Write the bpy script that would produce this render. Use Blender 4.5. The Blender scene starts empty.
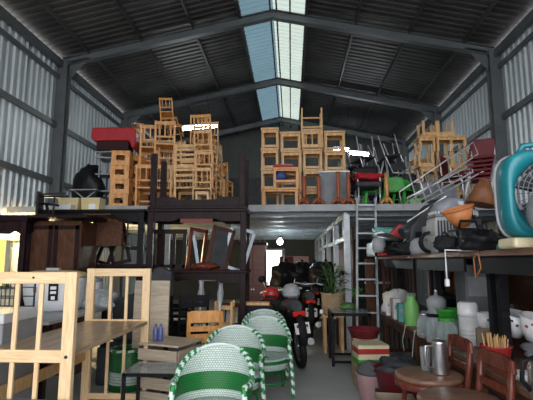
import bpy, math, random
from mathutils import Vector, Matrix, Euler
random.seed(7)
PI = math.pi
S = bpy.context.scene
COL = S.collection
# ------------------------------------------------------------------ camera, world, exposure
PITCH = math.atan(62/440); YAW = math.atan(24.5/440*math.cos(PITCH)); EYE = 1.45
cd = bpy.data.cameras.new('camera'); cam = bpy.data.objects.new('camera', cd); COL.objects.link(cam)
cam.location = (0, 0, EYE); cam.rotation_euler = (PI/2+PITCH, 0, YAW)
cd.sensor_width = 36; cd.lens = 440/533*36; cd.clip_end = 200
S.camera = cam
S.view_settings.view_transform = 'Standard'; S.view_settings.look = 'None'
S.view_settings.gamma = 1; S.view_settings.use_curve_mapping = False
S.view_settings.exposure = 1.8
w = bpy.data.worlds.new('sky'); S.world = w; w.use_nodes = True
w.node_tree.nodes['Background'].inputs[0].default_value = (0.97, 0.98, 1.0, 1)
w.node_tree.nodes['Background'].inputs[1].default_value = 1.25
# daylight enters through the open front of the hall behind the viewer (a portal only guides sampling)
pl = bpy.data.lights.new('front_opening_portal', 'AREA'); pl.shape = 'RECTANGLE'; pl.size = 9.3; pl.size_y = 5.4
pl.cycles.is_portal = True
po = bpy.data.objects.new('front_opening_portal', pl); COL.objects.link(po); po.location = (-.33, -3.2, 2.8); po.rotation_euler = (PI/2, 0, 0)

def at(u, v, Y):
    a = (u-266.5)/440; b = (200-v)/440
    cp, sp, cs, ss = math.cos(PITCH), math.sin(PITCH), math.cos(YAW), math.sin(YAW)
    h = cp-b*sp; z = sp+b*cp; x = a*cs-h*ss; y = a*ss+h*cs
    return Vector((x/y*Y, Y, EYE+z/y*Y))
def ux(u, Y, v=262): return at(u, v, Y).x

# ------------------------------------------------------------------ materials
def nt(name):
    m = bpy.data.materials.new(name); m.use_nodes = True
    return m, m.node_tree.nodes, m.node_tree.links, m.node_tree.nodes['Principled BSDF']
def mat(name, c, rough=.5, metal=0, var=.12, scale=6, emit=None, estr=0, bump=0, alpha=1, trans=0):
    m, n, l, b = nt(name)
    tc = n.new('ShaderNodeTexCoord'); no = n.new('ShaderNodeTexNoise'); no.inputs['Scale'].default_value = scale
    no.inputs['Detail'].default_value = 4
    l.new(tc.outputs['Object'], no.inputs['Vector'])
    r = n.new('ShaderNodeValToRGB'); r.color_ramp.elements[0].position = .3; r.color_ramp.elements[1].position = .7
    r.color_ramp.elements[0].color = tuple(x*(1-var) for x in c)+(1,)
    r.color_ramp.elements[1].color = tuple(min(1, x*(1+var)) for x in c)+(1,)
    l.new(no.outputs['Fac'], r.inputs['Fac']); l.new(r.outputs['Color'], b.inputs['Base Color'])
    b.inputs['Roughness'].default_value = rough; b.inputs['Metallic'].default_value = metal
    if trans: b.inputs['Transmission Weight'].default_value = trans
    if bump:
        bp = n.new('ShaderNodeBump'); bp.inputs['Strength'].default_value = bump; l.new(no.outputs['Fac'], bp.inputs['Height']); l.new(bp.outputs[0], b.inputs['Normal'])
    if emit:
        b.inputs['Emission Color'].default_value = emit+(1,); b.inputs['Emission Strength'].default_value = estr
    return m
def wood(name, c1, c2, rough=.45, sc=(3, 30, 30), coat=0):
    m, n, l, b = nt(name)
    tc = n.new('ShaderNodeTexCoord'); mp = n.new('ShaderNodeMapping'); mp.inputs['Scale'].default_value = sc
    no = n.new('ShaderNodeTexNoise'); no.inputs['Scale'].default_value = 1.3; no.inputs['Detail'].default_value = 5; no.inputs['Distortion'].default_value = 1.2
    r = n.new('ShaderNodeValToRGB'); r.color_ramp.elements[0].position = .32; r.color_ramp.elements[1].position = .68
    r.color_ramp.elements[0].color = c1+(1,); r.color_ramp.elements[1].color = c2+(1,)
    l.new(tc.outputs['Object'], mp.inputs[0]); l.new(mp.outputs[0], no.inputs['Vector']); l.new(no.outputs['Fac'], r.inputs[0])
    l.new(r.outputs[0], b.inputs['Base Color']); b.inputs['Roughness'].default_value = rough
    b.inputs['Coat Weight'].default_value = coat
    return m
M = dict(
 pine=wood('pale_pine', (.76, .49, .25), (.91, .69, .42), .4),
 pine_v=wood('pale_pine_upright', (.76, .49, .25), (.91, .69, .42), .4, (30, 30, 3)),
 plank=wood('plank_top', (.30, .19, .11), (.56, .39, .25), .3, (26, 1.6, 20)),
 orange=wood('orange_wood', (.52, .22, .06), (.78, .38, .11), .4, (14, 14, 3)),
 honey=wood('honey_wood', (.56, .31, .12), (.82, .52, .24), .45, (14, 14, 3)),
 beige=wood('beige_board', (.42, .34, .25), (.58, .49, .38)),
 brown=wood('brown_wood', (.06, .027, .016), (.11, .05, .029), .4, (12, 12, 3)),
 redwood=wood('red_brown_wood', (.085, .018, .011), (.17, .042, .024), .25, (14, 14, 3), .15),
 terr=wood('turned_red_wood', (.28, .07, .03), (.42, .13, .06), .35),
 dark=wood('dark_lacquer_wood', (.010, .006, .007), (.026, .012, .013), .38, (10, 10, 3), 0),
 black=wood('black_wood', (.006, .006, .008), (.014, .014, .017), .42),
 seatw=wood('worn_round_seat', (.13, .065, .04), (.24, .13, .085), .4, (18, 3, 10)),
 galv=mat('galvanised_light', (.44, .47, .51), .45, .25, .12, 9),
 steel=mat('galvanised_steel', (.30, .33, .37), .45, .7, .15, 9),
 paintsteel=mat('grey_painted_steel', (.14, .155, .16), .5, .2, .15, 3),
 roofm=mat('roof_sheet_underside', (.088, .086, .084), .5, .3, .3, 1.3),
 white=mat('white_plastic', (.78, .79, .82), .3, 0, .03),
 offw=mat('offwhite_plastic', (.62, .63, .62), .45, 0, .12),
 cream=mat('cream_plastic', (.70, .62, .40), .45, 0, .06),
 yellowc=mat('yellowed_cream', (.62, .50, .25), .5, 0, .1),
 teal=mat('teal_plastic', (.012, .21, .25), .28, 0, .12, 4),
 tealp=mat('pale_teal_plastic', (.10, .36, .33), .45, 0, .15),
 blk=mat('black_plastic', (.012, .012, .014), .35, 0, .3),
 rubber=mat('black_rubber', (.014, .014, .015), .7, 0, .3, 30),
 grey=mat('grey_plastic', (.17, .18, .20), .5, 0, .2),
 lgrey=mat('light_grey_plastic', (.34, .35, .37), .5, 0, .15),
 dgrey=mat('dark_grey', (.045, .048, .055), .5, 0, .3),
 chrome=mat('chrome', (.74, .74, .76), .3, .55, .08, 12),
 inox=mat('brushed_steel', (.55, .55, .57), .28, .95, .1, 16),
 red=mat('red_plastic', (.42, .03, .03), .4, 0, .15),
 dred=mat('dark_red', (.16, .012, .02), .55, 0, .25),
 redf=mat('red_upholstery', (.42, .012, .022), .6, 0, .15, 8),
 darkf=mat('dark_upholstery', (.035, .012, .014), .7, 0, .2),
 pink=mat('pink_plastic', (.60, .36, .38), .45, 0, .08),
 orp=mat('orange_plastic', (.62, .22, .07), .45, 0, .12),
 brl=mat('brown_shade', (.22, .085, .035), .6, 0, .3, 7),
 green=mat('green_plastic', (.04, .34, .04), .4, 0, .15),
 lgreen=mat('light_green_plastic', (.20, .50, .14), .4, 0, .15),
 dgreen=mat('dark_green_glass', (.05, .17, .05), .15, 0, .15),
 leaf=mat('leaf', (.05, .13, .035), .55, 0, .4, 20),
 wick=mat('basket_weave', (.36, .26, .16), .75, 0, .35, 40, bump=.5),
 card=mat('cardboard', (.28, .22, .16), .8, 0, .12),
 paper=mat('white_paper', (.72, .68, .68), .8, 0, .05),
 cloth=mat('grey_cloth', (.27, .28, .32), .9, 0, .3, 9, bump=.4),
 tarp=mat('grey_tarpaulin', (.10, .10, .105), .7, 0, .4, 5, bump=.5),
 bag=mat('black_bag_film', (.010, .010, .012), .45, 0, .4, 9, bump=.5),
 dgn=mat('dark_green_metal', (.035, .05, .045), .5, .2, .3),
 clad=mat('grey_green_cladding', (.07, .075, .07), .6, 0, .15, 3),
 blue=mat('blue_label', (.04, .08, .28), .5, 0, .1),
 ylw=mat('yellow_paint_wall', (.85, .62, .16), .8, 0, .06, 2),
 tail=mat('red_lens', (.55, .02, .015), .15, 0, .05),
 skin_white=mat('ceramic_white', (.74, .74, .76), .12, 0, .04),
 lamp=mat('lamp_glow', (.9, .9, .9), .5, 0, 0, emit=(.9, .96, 1), estr=16),
 bulb=mat('bulb_glow', (.9, .9, .9), .5, 0, 0, emit=(.85, 1, .98), estr=14),
)
def glassmat(name, c, rough=.05, mixf=.55):
    m, n, l, b = nt(name)
    b.inputs['Base Color'].default_value = c+(1,); b.inputs['Roughness'].default_value = rough
    tr = n.new('ShaderNodeBsdfTransparent'); mx = n.new('ShaderNodeMixShader'); mx.inputs[0].default_value = mixf
    tr.inputs[0].default_value = (.92, .95, .95, 1)
    lw_ = n.new('ShaderNodeLayerWeight'); lw_.inputs[0].default_value = .35
    mr = n.new('ShaderNodeMapRange'); mr.inputs[3].default_value = mixf*.5; mr.inputs[4].default_value = min(.95, mixf*3)
    l.new(lw_.outputs['Facing'], mr.inputs[0]); l.new(mr.outputs[0], mx.inputs[0])
    l.new(tr.outputs[0], mx.inputs[1]); l.new(b.outputs[0], mx.inputs[2]); l.new(mx.outputs[0], n['Material Output'].inputs[0])
    return m
M['glass'] = glassmat('clear_glass', (.62, .66, .68), .06, .2)
M['film'] = glassmat('clear_plastic_film', (.6, .63, .68), .2, .6)
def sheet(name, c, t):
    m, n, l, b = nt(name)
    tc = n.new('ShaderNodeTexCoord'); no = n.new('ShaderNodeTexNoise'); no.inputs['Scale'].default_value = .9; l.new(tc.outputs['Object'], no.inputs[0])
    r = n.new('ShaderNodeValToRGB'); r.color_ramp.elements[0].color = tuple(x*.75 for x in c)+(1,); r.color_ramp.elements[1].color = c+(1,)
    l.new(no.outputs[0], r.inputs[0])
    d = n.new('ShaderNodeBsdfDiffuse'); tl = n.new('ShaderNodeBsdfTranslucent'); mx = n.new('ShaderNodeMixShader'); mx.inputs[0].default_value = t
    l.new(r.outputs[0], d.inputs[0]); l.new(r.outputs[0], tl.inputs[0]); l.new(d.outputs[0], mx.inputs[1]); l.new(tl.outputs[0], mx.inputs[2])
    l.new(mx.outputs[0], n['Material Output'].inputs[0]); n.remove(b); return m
M['sky_l'] = sheet('fibreglass_dim_sky_tint', (.10, .16, .19), .5)  # uneven sky light put into the sheet colour: darker blue-grey on the left
M['sky_r'] = sheet('fibreglass_bright_sky_tint', (.27, .31, .275), .75)  # paler sheet colour stands in for the brighter sky over the right half
def wallmat():
    m, n, l, b = nt('galvalume_wall_sheet')
    tc = n.new('ShaderNodeTexCoord'); no = n.new('ShaderNodeTexNoise'); no.inputs['Scale'].default_value = 1.1; no.inputs['Detail'].default_value = 3
    mp = n.new('ShaderNodeMapping'); mp.inputs['Scale'].default_value = (1, 6, .5); l.new(tc.outputs['Object'], mp.inputs[0]); l.new(mp.outputs[0], no.inputs[0])
    r = n.new('ShaderNodeValToRGB'); r.color_ramp.elements[0].position = .3; r.color_ramp.elements[1].position = .7
    r.color_ramp.elements[0].color = (.50, .56, .59, 1); r.color_ramp.elements[1].color = (.68, .74, .76, 1)
    l.new(no.outputs[0], r.inputs[0]); l.new(r.outputs[0], b.inputs['Base Color'])
    b.inputs['Metallic'].default_value = .15; b.inputs['Roughness'].default_value = .42
    return m
M['wallm'] = wallmat()
def floormat():
    m, n, l, b = nt('concrete_floor')
    tc = n.new('ShaderNodeTexCoord'); no = n.new('ShaderNodeTexNoise'); no.inputs['Scale'].default_value = 1.2; no.inputs['Detail'].default_value = 8
    l.new(tc.outputs['Object'], no.inputs[0]); r = n.new('ShaderNodeValToRGB'); r.color_ramp.elements[0].position = .3; r.color_ramp.elements[1].position = .7
    r.color_ramp.elements[0].color = (.34, .345, .35, 1); r.color_ramp.elements[1].color = (.47, .475, .48, 1)
    l.new(no.outputs[0], r.inputs[0]); l.new(r.outputs[0], b.inputs['Base Color']); b.inputs['Roughness'].default_value = .55
    return m
M['floor'] = floormat()
def weave():   # green and white plastic rattan in horizontal bands with small dark gaps
    m, n, l, b = nt('green_white_rattan')
    tc = n.new('ShaderNodeTexCoord'); sp = n.new('ShaderNodeSeparateXYZ'); l.new(tc.outputs['Object'], sp.inputs[0])
    r = n.new('ShaderNodeValToRGB'); r.color_ramp.interpolation = 'CONSTANT'
    cr = r.color_ramp; W = (.72, .80, .77, 1); G = (.015, .21, .045, 1)
    cr.elements[0].position = 0; cr.elements[0].color = G; cr.elements[1].position = .30; cr.elements[1].color = W
    for p_, c_ in ((.36, G), (.40, W), (.475, G), (.615, W)):
        e = cr.elements.new(p_); e.color = c_
    l.new(sp.outputs['Z'], r.inputs[0])
    mp = n.new('ShaderNodeMapping'); mp.inputs['Scale'].default_value = (46, 46, 46); l.new(tc.outputs['UV'], mp.inputs[0])
    br = n.new('ShaderNodeTexBrick'); br.inputs['Scale'].default_value = 1; br.inputs['Mortar Size'].default_value = .17; br.inputs['Brick Width'].default_value = 1.0; br.inputs['Row Height'].default_value = .8; br.inputs['Mortar Smooth'].default_value = .3
    br.inputs['Color1'].default_value = (1, 1, 1, 1); br.inputs['Color2'].default_value = (.8, .8, .8, 1); br.inputs['Mortar'].default_value = (.35, .45, .4, 1)
    l.new(mp.outputs[0], br.inputs['Vector'])
    mx = n.new('ShaderNodeMix'); mx.data_type = 'RGBA'; mx.blend_type = 'MULTIPLY'; mx.inputs[0].default_value = .9
    l.new(r.outputs[0], mx.inputs[6]); l.new(br.outputs['Color'], mx.inputs[7]); l.new(mx.outputs[2], b.inputs['Base Color'])
    bp = n.new('ShaderNodeBump'); bp.inputs['Strength'].default_value = .5; bp.inputs['Distance'].default_value = .01; l.new(br.outputs['Fac'], bp.inputs['Height']); bp.invert = True; l.new(bp.outputs[0], b.inputs['Normal'])
    b.inputs['Roughness'].default_value = .4
    return m
M['weave'] = weave()
M['wg'] = mat('green_strand', (.015, .21, .045), .4, 0, .1); M['ww'] = mat('white_strand', (.62, .74, .70), .4, 0, .08)

for k_ in ('dark', 'black', 'blk', 'dgrey', 'rubber', 'bag', 'darkf', 'brown', 'redwood', 'roofm', 'dgn', 'terr'):
    M[k_].node_tree.nodes['Principled BSDF'].inputs['Specular IOR Level'].default_value = .1 if k_ in ('dark', 'black', 'blk', 'brown') else (.22 if k_ != 'redwood' else .35)
# ------------------------------------------------------------------ mesh builder
class MB:
    def __init__(s): s.v = []; s.f = []; s.m = []; s.sm = []; s.uv = {}
    def add(s, vs, fs, mi=0, smooth=False):
        o = len(s.v); s.v += [tuple(x) for x in vs]
        for f in fs: s.f.append(tuple(i+o for i in f)); s.m.append(mi); s.sm.append(smooth)
        return s
    def box(s, c, d, rot=None, mi=0):
        x, y, z = d[0]/2, d[1]/2, d[2]/2
        vs = [Vector((a*x, b*y, e*z)) for a in (-1, 1) for b in (-1, 1) for e in (-1, 1)]
        if rot: R = Euler(rot).to_matrix(); vs = [R @ q for q in vs]
        c = Vector(c); vs = [q+c for q in vs]
        return s.add(vs, [(0, 1, 3, 2), (4, 6, 7, 5), (0, 4, 5, 1), (2, 3, 7, 6), (0, 2, 6, 4), (1, 5, 7, 3)], mi)
    def bar(s, p, q, w, d=None, mi=0):      # rectangular bar from p to q
        p, q = Vector(p), Vector(q); d = d or w; z = (q-p).normalized()
        up = Vector((0, 0, 1)) if abs(z.z) < .9 else Vector((0, 1, 0))
        x = z.cross(up).normalized(); y = x.cross(z).normalized()
        vs = []
        for e in (p, q):
            for a, b in ((-1, -1), (1, -1), (1, 1), (-1, 1)): vs.append(e+x*a*w/2+y*b*d/2)
        return s.add(vs, [(0, 1, 2, 3), (7, 6, 5, 4), (0, 4, 5, 1), (1, 5, 6, 2), (2, 6, 7, 3), (3, 7, 4, 0)], mi)
    def tube(s, pts, r, n=8, closed=False, mi=0, twist=None):
        pts = [Vector(p) for p in pts]; N = len(pts); rings = []
        ux_ = None
        for i, p in enumerate(pts):
            a = pts[(i-1) % N] if (closed or i > 0) else p; b = pts[(i+1) % N] if (closed or i < N-1) else p
            t = (b-a).normalized() if (b-a).length > 1e-9 else Vector((0, 0, 1))
            if ux_ is None: ux_ = t.orthogonal().normalized()
            else:
                ux_ = (ux_-t*ux_.dot(t)); ux_ = ux_.normalized() if ux_.length > 1e-6 else t.orthogonal().normalized()
            uy = t.cross(ux_); rr = r[i] if isinstance(r, (list, tuple)) else r
            rings.append([p+ux_*math.cos(2*PI*k/n)*rr+uy*math.sin(2*PI*k/n)*rr for k in range(n)])
        o = len(s.v)
        for rg in rings: s.v += [tuple(q) for q in rg]
        for i in range(N if closed else N-1):
            j = (i+1) % N
            for k in range(n):
                k2 = (k+1) % n
                s.f.append((o+i*n+k, o+i*n+k2, o+j*n+k2, o+j*n+k)); s.sm.append(True)
                s.m.append(mi if twist is None else (1 if ((i*4+k*2*twist) % (2*n)) < n else 0))
        if not closed:
            s.f.append(tuple(o+k for k in range(n))[::-1]); s.m.append(mi); s.sm.append(False)
            s.f.append(tuple(o+(N-1)*n+k for k in range(n))); s.m.append(mi); s.sm.append(False)
        return s
    def cyl(s, p, q, r, n=16, mi=0): return s.tube([p, q], r, n, False, mi)
    def lathe(s, prof, c=(0, 0, 0), n=20, mi=0, sx=1, sy=1, R=None):
        o = len(s.v); c = Vector(c)
        for r, z in prof:
            for k in range(n):
                a = 2*PI*k/n; q = Vector((math.cos(a)*r*sx, math.sin(a)*r*sy, z))
                if R: q = R @ q
                s.v.append(tuple(c+q))
        for i in range(len(prof)-1):
            for k in range(n):
                k2 = (k+1) % n; s.f.append((o+i*n+k, o+i*n+k2, o+(i+1)*n+k2, o+(i+1)*n+k)); s.m.append(mi); s.sm.append(True)
        if prof[0][0] > 1e-4: s.f.append(tuple(o+k for k in range(n))[::-1]); s.m.append(mi); s.sm.append(False)
        if prof[-1][0] > 1e-4: s.f.append(tuple(o+(len(prof)-1)*n+k for k in range(n))); s.m.append(mi); s.sm.append(False)
        return s
    def prism(s, pts, t, axis='y', c=(0, 0, 0), mi=0):   # polygon in the xz plane given thickness along y (or xy plane along z, yz along x)
        n = len(pts); vs = []
        for e in (-t/2, t/2):
            for a, b in pts:
                vs.append((a+c[0], e+c[1], b+c[2]) if axis == 'y' else ((a+c[0], b+c[1], e+c[2]) if axis == 'z' else (e+c[0], a+c[1], b+c[2])))
        fs = [tuple(range(n)), tuple(range(2*n-1, n-1, -1))]+[(i, i+n, (i+1) % n+n, (i+1) % n) for i in range(n)]
        return s.add(vs, fs, mi)
    def blob(s, c, r, seed=0, n=14, rough=.25, mi=0, flat=True):  # soft irregular bundle sitting on z=c.z-r.z
        rd = random.Random(seed); ph = [rd.uniform(0, 6) for _ in range(8)]; o = len(s.v); m = n//2+2
        for i in range(m+1):
            th = PI*i/m
            for k in range(n):
                a = 2*PI*k/n
                d = 1+rough*(math.sin(3*a+ph[0]+th*2)*.4+math.sin(5*a+ph[1]-th*4)*.3+math.sin(th*6+ph[2]+a)*.35)*math.sin(th)
                z = -math.cos(th)*d
                if flat: z = max(z, -.82)
                s.v.append((c[0]+math.cos(a)*math.sin(th)*r[0]*d, c[1]+math.sin(a)*math.sin(th)*r[1]*d, c[2]+z*r[2]))
        for i in range(m):
            for k in range(n):
                k2 = (k+1) % n; s.f.append((o+i*n+k, o+i*n+k2, o+(i+1)*n+k2, o+(i+1)*n+k)); s.m.append(mi); s.sm.append(True)
        return s
    def build(s, name, mats, parent=None, bevel=0, loc=None, rot=None, uvs=None):
        me = bpy.data.meshes.new(name); me.from_pydata(s.v, [], s.f)
        mats = mats if isinstance(mats, (list, tuple)) else [mats]
        for q in mats: me.materials.append(M[q] if isinstance(q, str) else q)
        me.polygons.foreach_set('material_index', s.m); me.polygons.foreach_set('use_smooth', s.sm)
        me.update()
        o = bpy.data.objects.new(name, me); COL.objects.link(o)
        if parent: o.parent = parent
        if loc is not None: o.location = loc
        if rot: o.rotation_euler = rot
        if bevel:
            b = o.modifiers.new('bevel', 'BEVEL'); b.width = bevel; b.segments = 2; b.limit_method = 'ANGLE'
        return o
def tag(o, label=None, cat=None, group=None, kind=None):
    if label: o['label'] = label
    if cat: o['category'] = cat
    if group: o['group'] = group
    if kind: o['kind'] = kind
    return o
def thing(name, label, cat, loc=(0, 0, 0), rz=0, group=None, rot=None):
    o = bpy.data.objects.new(name, None); COL.objects.link(o); o.empty_display_size = .1
    o.location = loc; o.rotation_euler = rot or (0, 0, rz)
    return tag(o, label, cat, group)
def struct(name, mb, m, **k): return tag(mb.build(name, m, **k), kind='structure')
def kids(o): return [c for c in COL.objects if c.parent == o]
def dup(root, label, loc=None, rz=None, rot=None, group=None, sc=None):
    r = root.copy(); COL.objects.link(r)
    r['label'] = label
    if group: r['group'] = group
    if loc is not None: r.location = loc
    if rot is not None: r.rotation_euler = rot
    elif rz is not None: r.rotation_euler = (0, 0, rz)
    if sc: r.scale = sc
    for ch in kids(root):
        c = ch.copy(); COL.objects.link(c); c.parent = r
        for g in kids(ch):
            d = g.copy(); COL.objects.link(d); d.parent = c
    return r
USED = set()
def place(proto, label, loc, rz=0, rot=None, group=None, sc=None):   # first call moves the prototype itself
    if proto.name not in USED:
        USED.add(proto.name); proto['label'] = label; proto.location = loc; proto.rotation_euler = rot or (0, 0, rz)
        if group: proto['group'] = group
        if sc: proto.scale = sc
        return proto
    return dup(proto, label, loc, rz, rot, group, sc)

# ------------------------------------------------------------------ the hall
XL, XR, ZE, XM, ZR, YF, YB = -5.2, 4.48, 5.95, -.36, 7.0, -3.2, 17.5
FR = [-1.8, 1.85, 5.5, 9.15, 12.8, 16.45]
struct('floor', MB().box((-.36, 7.1, -.05), (9.9, 21, .1)), 'floor')
struct('ground_outside', MB().box((-.36, -13.2, -.06), (40, 19.9, .1)), 'floor')
def corr_wall(x, sgn, y0, y1, z0, z1, hole=None):
    mb = MB(); y = y0; prof = []
    while y < y1:
        prof += [(y, 0), (y+.10, 0), (y+.12, .036), (y+.165, .036), (y+.19, 0)]; y += .19
    cols = [(yy, x+sgn*d) for yy, d in prof]
    def strip(cs, a, b):
        vs = [(xx, yy, z) for yy, xx in cs for z in (a, b)]
        mb.add(vs, [(2*i, 2*i+1, 2*i+3, 2*i+2) for i in range(len(cs)-1)])
    if hole:
        h0, h1, ha, hb = hole
        A = [c for c in cols if c[0] <= h0+.2]; B = [c for c in cols if h0 <= c[0] <= h1+.2]; C_ = [c for c in cols if c[0] >= h1]
        strip(A, z0, z1); strip(B, z0, ha); strip(B, hb, z1); strip(C_, z0, z1)
    else: strip(cols, z0, z1)
    return mb
wl = struct('wall_left', corr_wall(XL, 1, YF, YB, 0, ZE+.05, (5.4, 7.9, 1.0, 2.05)), 'wallm')
wr = struct('wall_right', corr_wall(XR, -1, YF, YB, 0, ZE+.05), 'wallm')
for o_ in (wl, wr):
    sd = o_.modifiers.new('thick', 'SOLIDIFY'); sd.thickness = .006
# back gable wall with door opening
dx0, dx1, dz = ux(265.5, YB), ux(283, YB), 1.9
mb = MB(); n_ = 44
xs = [XL+(XR-XL)*i/n_ for i in range(n_+1)]
def zr(x): return ZR-(ZR-ZE)*abs(x-XM)/(XM-XL)
for i in range(n_):
    a, b = xs[i], xs[i+1]
    for (c, d) in ((a, (a+b)/2), ((a+b)/2, b)):
        inside = (c+d)/2 > dx0 and (c+d)/2 < dx1
        off = .03 if c == a else 0
        z0 = dz if inside else 0
        top = min(zr(c), zr(d))+.25
        ot = YB if off else YB-.03
        mb.add([(c, YB-off, z0), (d, YB-off, z0), (d, YB-off, top), (c, YB-off, top), (d, ot, z0), (d, ot, top)], [(0, 1, 2, 3), (1, 4, 5, 2)])
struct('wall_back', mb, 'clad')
mb = MB(); mb.box((dx0-.04, YB-.06, dz/2), (.08, .1, dz)); mb.box((dx1+.04, YB-.06, dz/2), (.08, .1, dz)); mb.box(((dx0+dx1)/2, YB-.06, dz+.04), (dx1-dx0+.16, .1, .08))
struct('door_frame', mb, 'steel')
struct('ground_back', MB().box((-.36, YB+30.1, -.05), (60, 60, .1)), 'offw')
# roof
def roof(xa, za, xb, zb, y0, y1, skip=0):
    mb = MB(); y = y0; prof = []
    while y < y1: prof += [(y, 0), (y+.09, 0), (y+.115, .03), (y+.155, .03), (y+.18, 0)]; y += .18
    vs = []
    for yy, d in prof: vs += [(xa, yy, za+d), (xb, yy, zb+d)]
    mb.add(vs, [(2*i, 2*i+1, 2*i+3, 2*i+2) for i in range(len(prof)-1)]); return mb
sl = (ZR-ZE)/(XM-XL); SW = .74
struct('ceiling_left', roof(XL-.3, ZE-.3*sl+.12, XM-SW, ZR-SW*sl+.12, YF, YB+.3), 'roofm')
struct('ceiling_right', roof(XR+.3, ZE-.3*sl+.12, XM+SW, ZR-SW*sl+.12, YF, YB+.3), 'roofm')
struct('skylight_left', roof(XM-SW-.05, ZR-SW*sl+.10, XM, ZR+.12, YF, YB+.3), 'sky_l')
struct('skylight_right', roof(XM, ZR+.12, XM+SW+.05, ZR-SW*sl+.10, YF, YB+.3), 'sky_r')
# purlins, frames
for k, px in enumerate([-4.5, -3.3, -2.15, -.42, -1.1, -.28, .02, .38, 1.45, 2.6, 3.75]):
    z = zr(px)+.04; L = YB-YF
    wpx = .035 if k not in (4, 7) else .07
    struct('purlin', MB().box((px, (YF+YB)/2, z), (wpx, L, .08)), 'roofm')
for fy in FR:
    mb = MB()
    for x, s_ in ((XL+.13, 1), (XR-.13, -1)):
        mb.box((x, fy-.09, ZE/2), (.24, .014, ZE)); mb.box((x, fy+.09, ZE/2), (.24, .014, ZE)); mb.box((x, fy, ZE/2), (.014, .18, ZE))
        mb2 = MB(); mb2.box((x, fy-.09, ZE/2), (.24, .014, ZE)); mb2.box((x, fy+.09, ZE/2), (.24, .014, ZE)); mb2.box((x, fy, ZE/2), (.014, .18, ZE))
        mb2.box((x, fy, .012), (.34, .3, .024)); mb2.prism([(x+s_*.12, ZE-.02), (x+s_*.12, ZE-.45), (x+s_*.6, ZE+.08)], .012, 'y', (0, fy, 0))
        struct('column', mb2, 'paintsteel')
    for xa, xb in ((XL+.1, XM), (XR-.1, XM)):
        r = MB(); za, zb = ZE-.05, ZR-.08
        for dz_, t in ((.09, .014), (-.09, .014)): r.bar((xa, fy, za+dz_), (xb, fy, zb+dz_), .15, t)
        r.bar((xa, fy, za), (xb, fy, zb), .012, .18)
        struct('rafter', r, 'paintsteel')
for x, s_ in ((XL+.05, 1), (XR-.05, -1)):
    for z in (1.9, 3.18, 4.43):
        struct('girt', MB().box((x+s_*.02, (YF+YB)/2, z), (.055, YB-YF, .12)), 'paintsteel')
    struct('eave_beam', MB().box((x+s_*.06, (YF+YB)/2, ZE-.12), (.09, YB-YF, .16)).box((x+s_*.02, (YF+YB)/2, ZE-.42), (.05, YB-YF, .09)), 'paintsteel')
# window opening low in the left wall, a sunlit yellow wall outside it
wf = MB()
for (yy, zz, dy, dz_) in ((5.5, 1.525, .06, 1.05), (7.9, 1.525, .06, 1.05), (6.7, 1.0, 2.46, .06), (6.7, 2.05, 2.46, .06), (6.7, 1.525, .05, 1.05)): wf.box((XL, yy, zz), (.08, dy, dz_))
struct('window_1', wf, 'paintsteel')
struct('wall_neighbour', MB().box((XL-1.3, 6.5, 1.6), (.2, 9, 3.2)), 'ylw')

# mezzanine
ZM, YM = 2.45, 7.7
struct('mezzanine_deck', MB().box(((XL+XR)/2, (YM+YB)/2, ZM-.02), (XR-XL-.1, YB-YM, .03)), 'steel')
mb = MB(); y = YM+.2
mb.box(((XL+XR)/2, YM, ZM-.06), (XR-XL-.1, .06, .115))
struct('mezzanine_edge_beam', mb, 'lgrey')
for y in [YM+.55+1.05*i for i in range(9)]:
    struct('mezzanine_joist', MB().box(((XL+XR)/2, y, ZM-.10), (XR-XL-.2, .06, .12)), 'steel')
# corrugated soffit
sof = MB(); vs = []; pr = []; y = YM+.05
while y < YB-.1: pr += [(y, 0), (y+.08, 0), (y+.11, .03), (y+.19, .03), (y+.22, 0)]; y += .22
for yy, d in pr: vs += [(XL+.1, yy, ZM-.07-d*0+d), (XR-.1, yy, ZM-.07+d)]
# partition and posts below the mezzanine
PX = .97
for y in (YM+.02, 9.6, 11.5, 13.4, 15.3, 17.2):
    struct('mezzanine_post', MB().box((PX, y, ZM/2-.09), (.10, .10, ZM-.18)), 'galv')
struct('mezzanine_rail', MB().box((PX, (YM+YB)/2, 2.27), (.06, YB-YM-.2, .1)), 'galv')
struct('mezzanine_rail', MB().box((PX, (YM+YB)/2, 1.86), (.05, YB-YM-.2, .08)), 'galv')
mb = MB()
for i in range(10): mb.box((PX, YM+.5+i*.95, 2.06), (.04, .04, .36))
struct('mezzanine_rail_struts', mb, 'steel')
struct('wall_partition', MB().box((PX+.35, 13.3, 1.1), (.03, 7.6, 2.2)), 'brown')
for x in (-2.3, -4.9, 3.9):
    struct('mezzanine_post', MB().box((x, YM+.4, ZM/2-.09), (.10, .10, ZM-.18)), 'galv')

# ------------------------------------------------------------------ lamps
def tube_lamp(label, c, ang, LL=.45):
    t = thing('tube_lamp', label, 'lamp', c, group='tube lamps under the roof', rot=ang)
    MB().box((0, .03, .075), (LL*2+.04, .12, .04)).build('lamp_body', 'grey', t)
    MB().cyl((-LL, 0, 0), (LL, 0, 0), .055, 12).build('tube', 'lamp', t)
    up = zr(c[0])+.1-c[2]
    for s_ in (-1, 1): MB().cyl((s_*LL*.6, .03, .09), (s_*LL*.6, .03, up), .008, 6).build('hanger', 'dgrey', t)
    return t
tube_lamp('lit tube lamp under the roof above the orange chair stacks', at(200, 127, 12.2), (0, -.14, .2), .5)
tube_lamp('lit tube lamp under the roof just right of the boxy stool stacks', at(341, 149.5, 14.3), (0, .10, -.1), .24)
tube_lamp('lit tube lamp furthest right, above the pile of chrome chairs', at(359, 153.5, 14.0), (0, .14, -.1), .30)
t = thing('bulb_lamp', 'bright round bulb hanging by a cord under the mezzanine', 'lamp', at(280, 242, 11.5))
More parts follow.
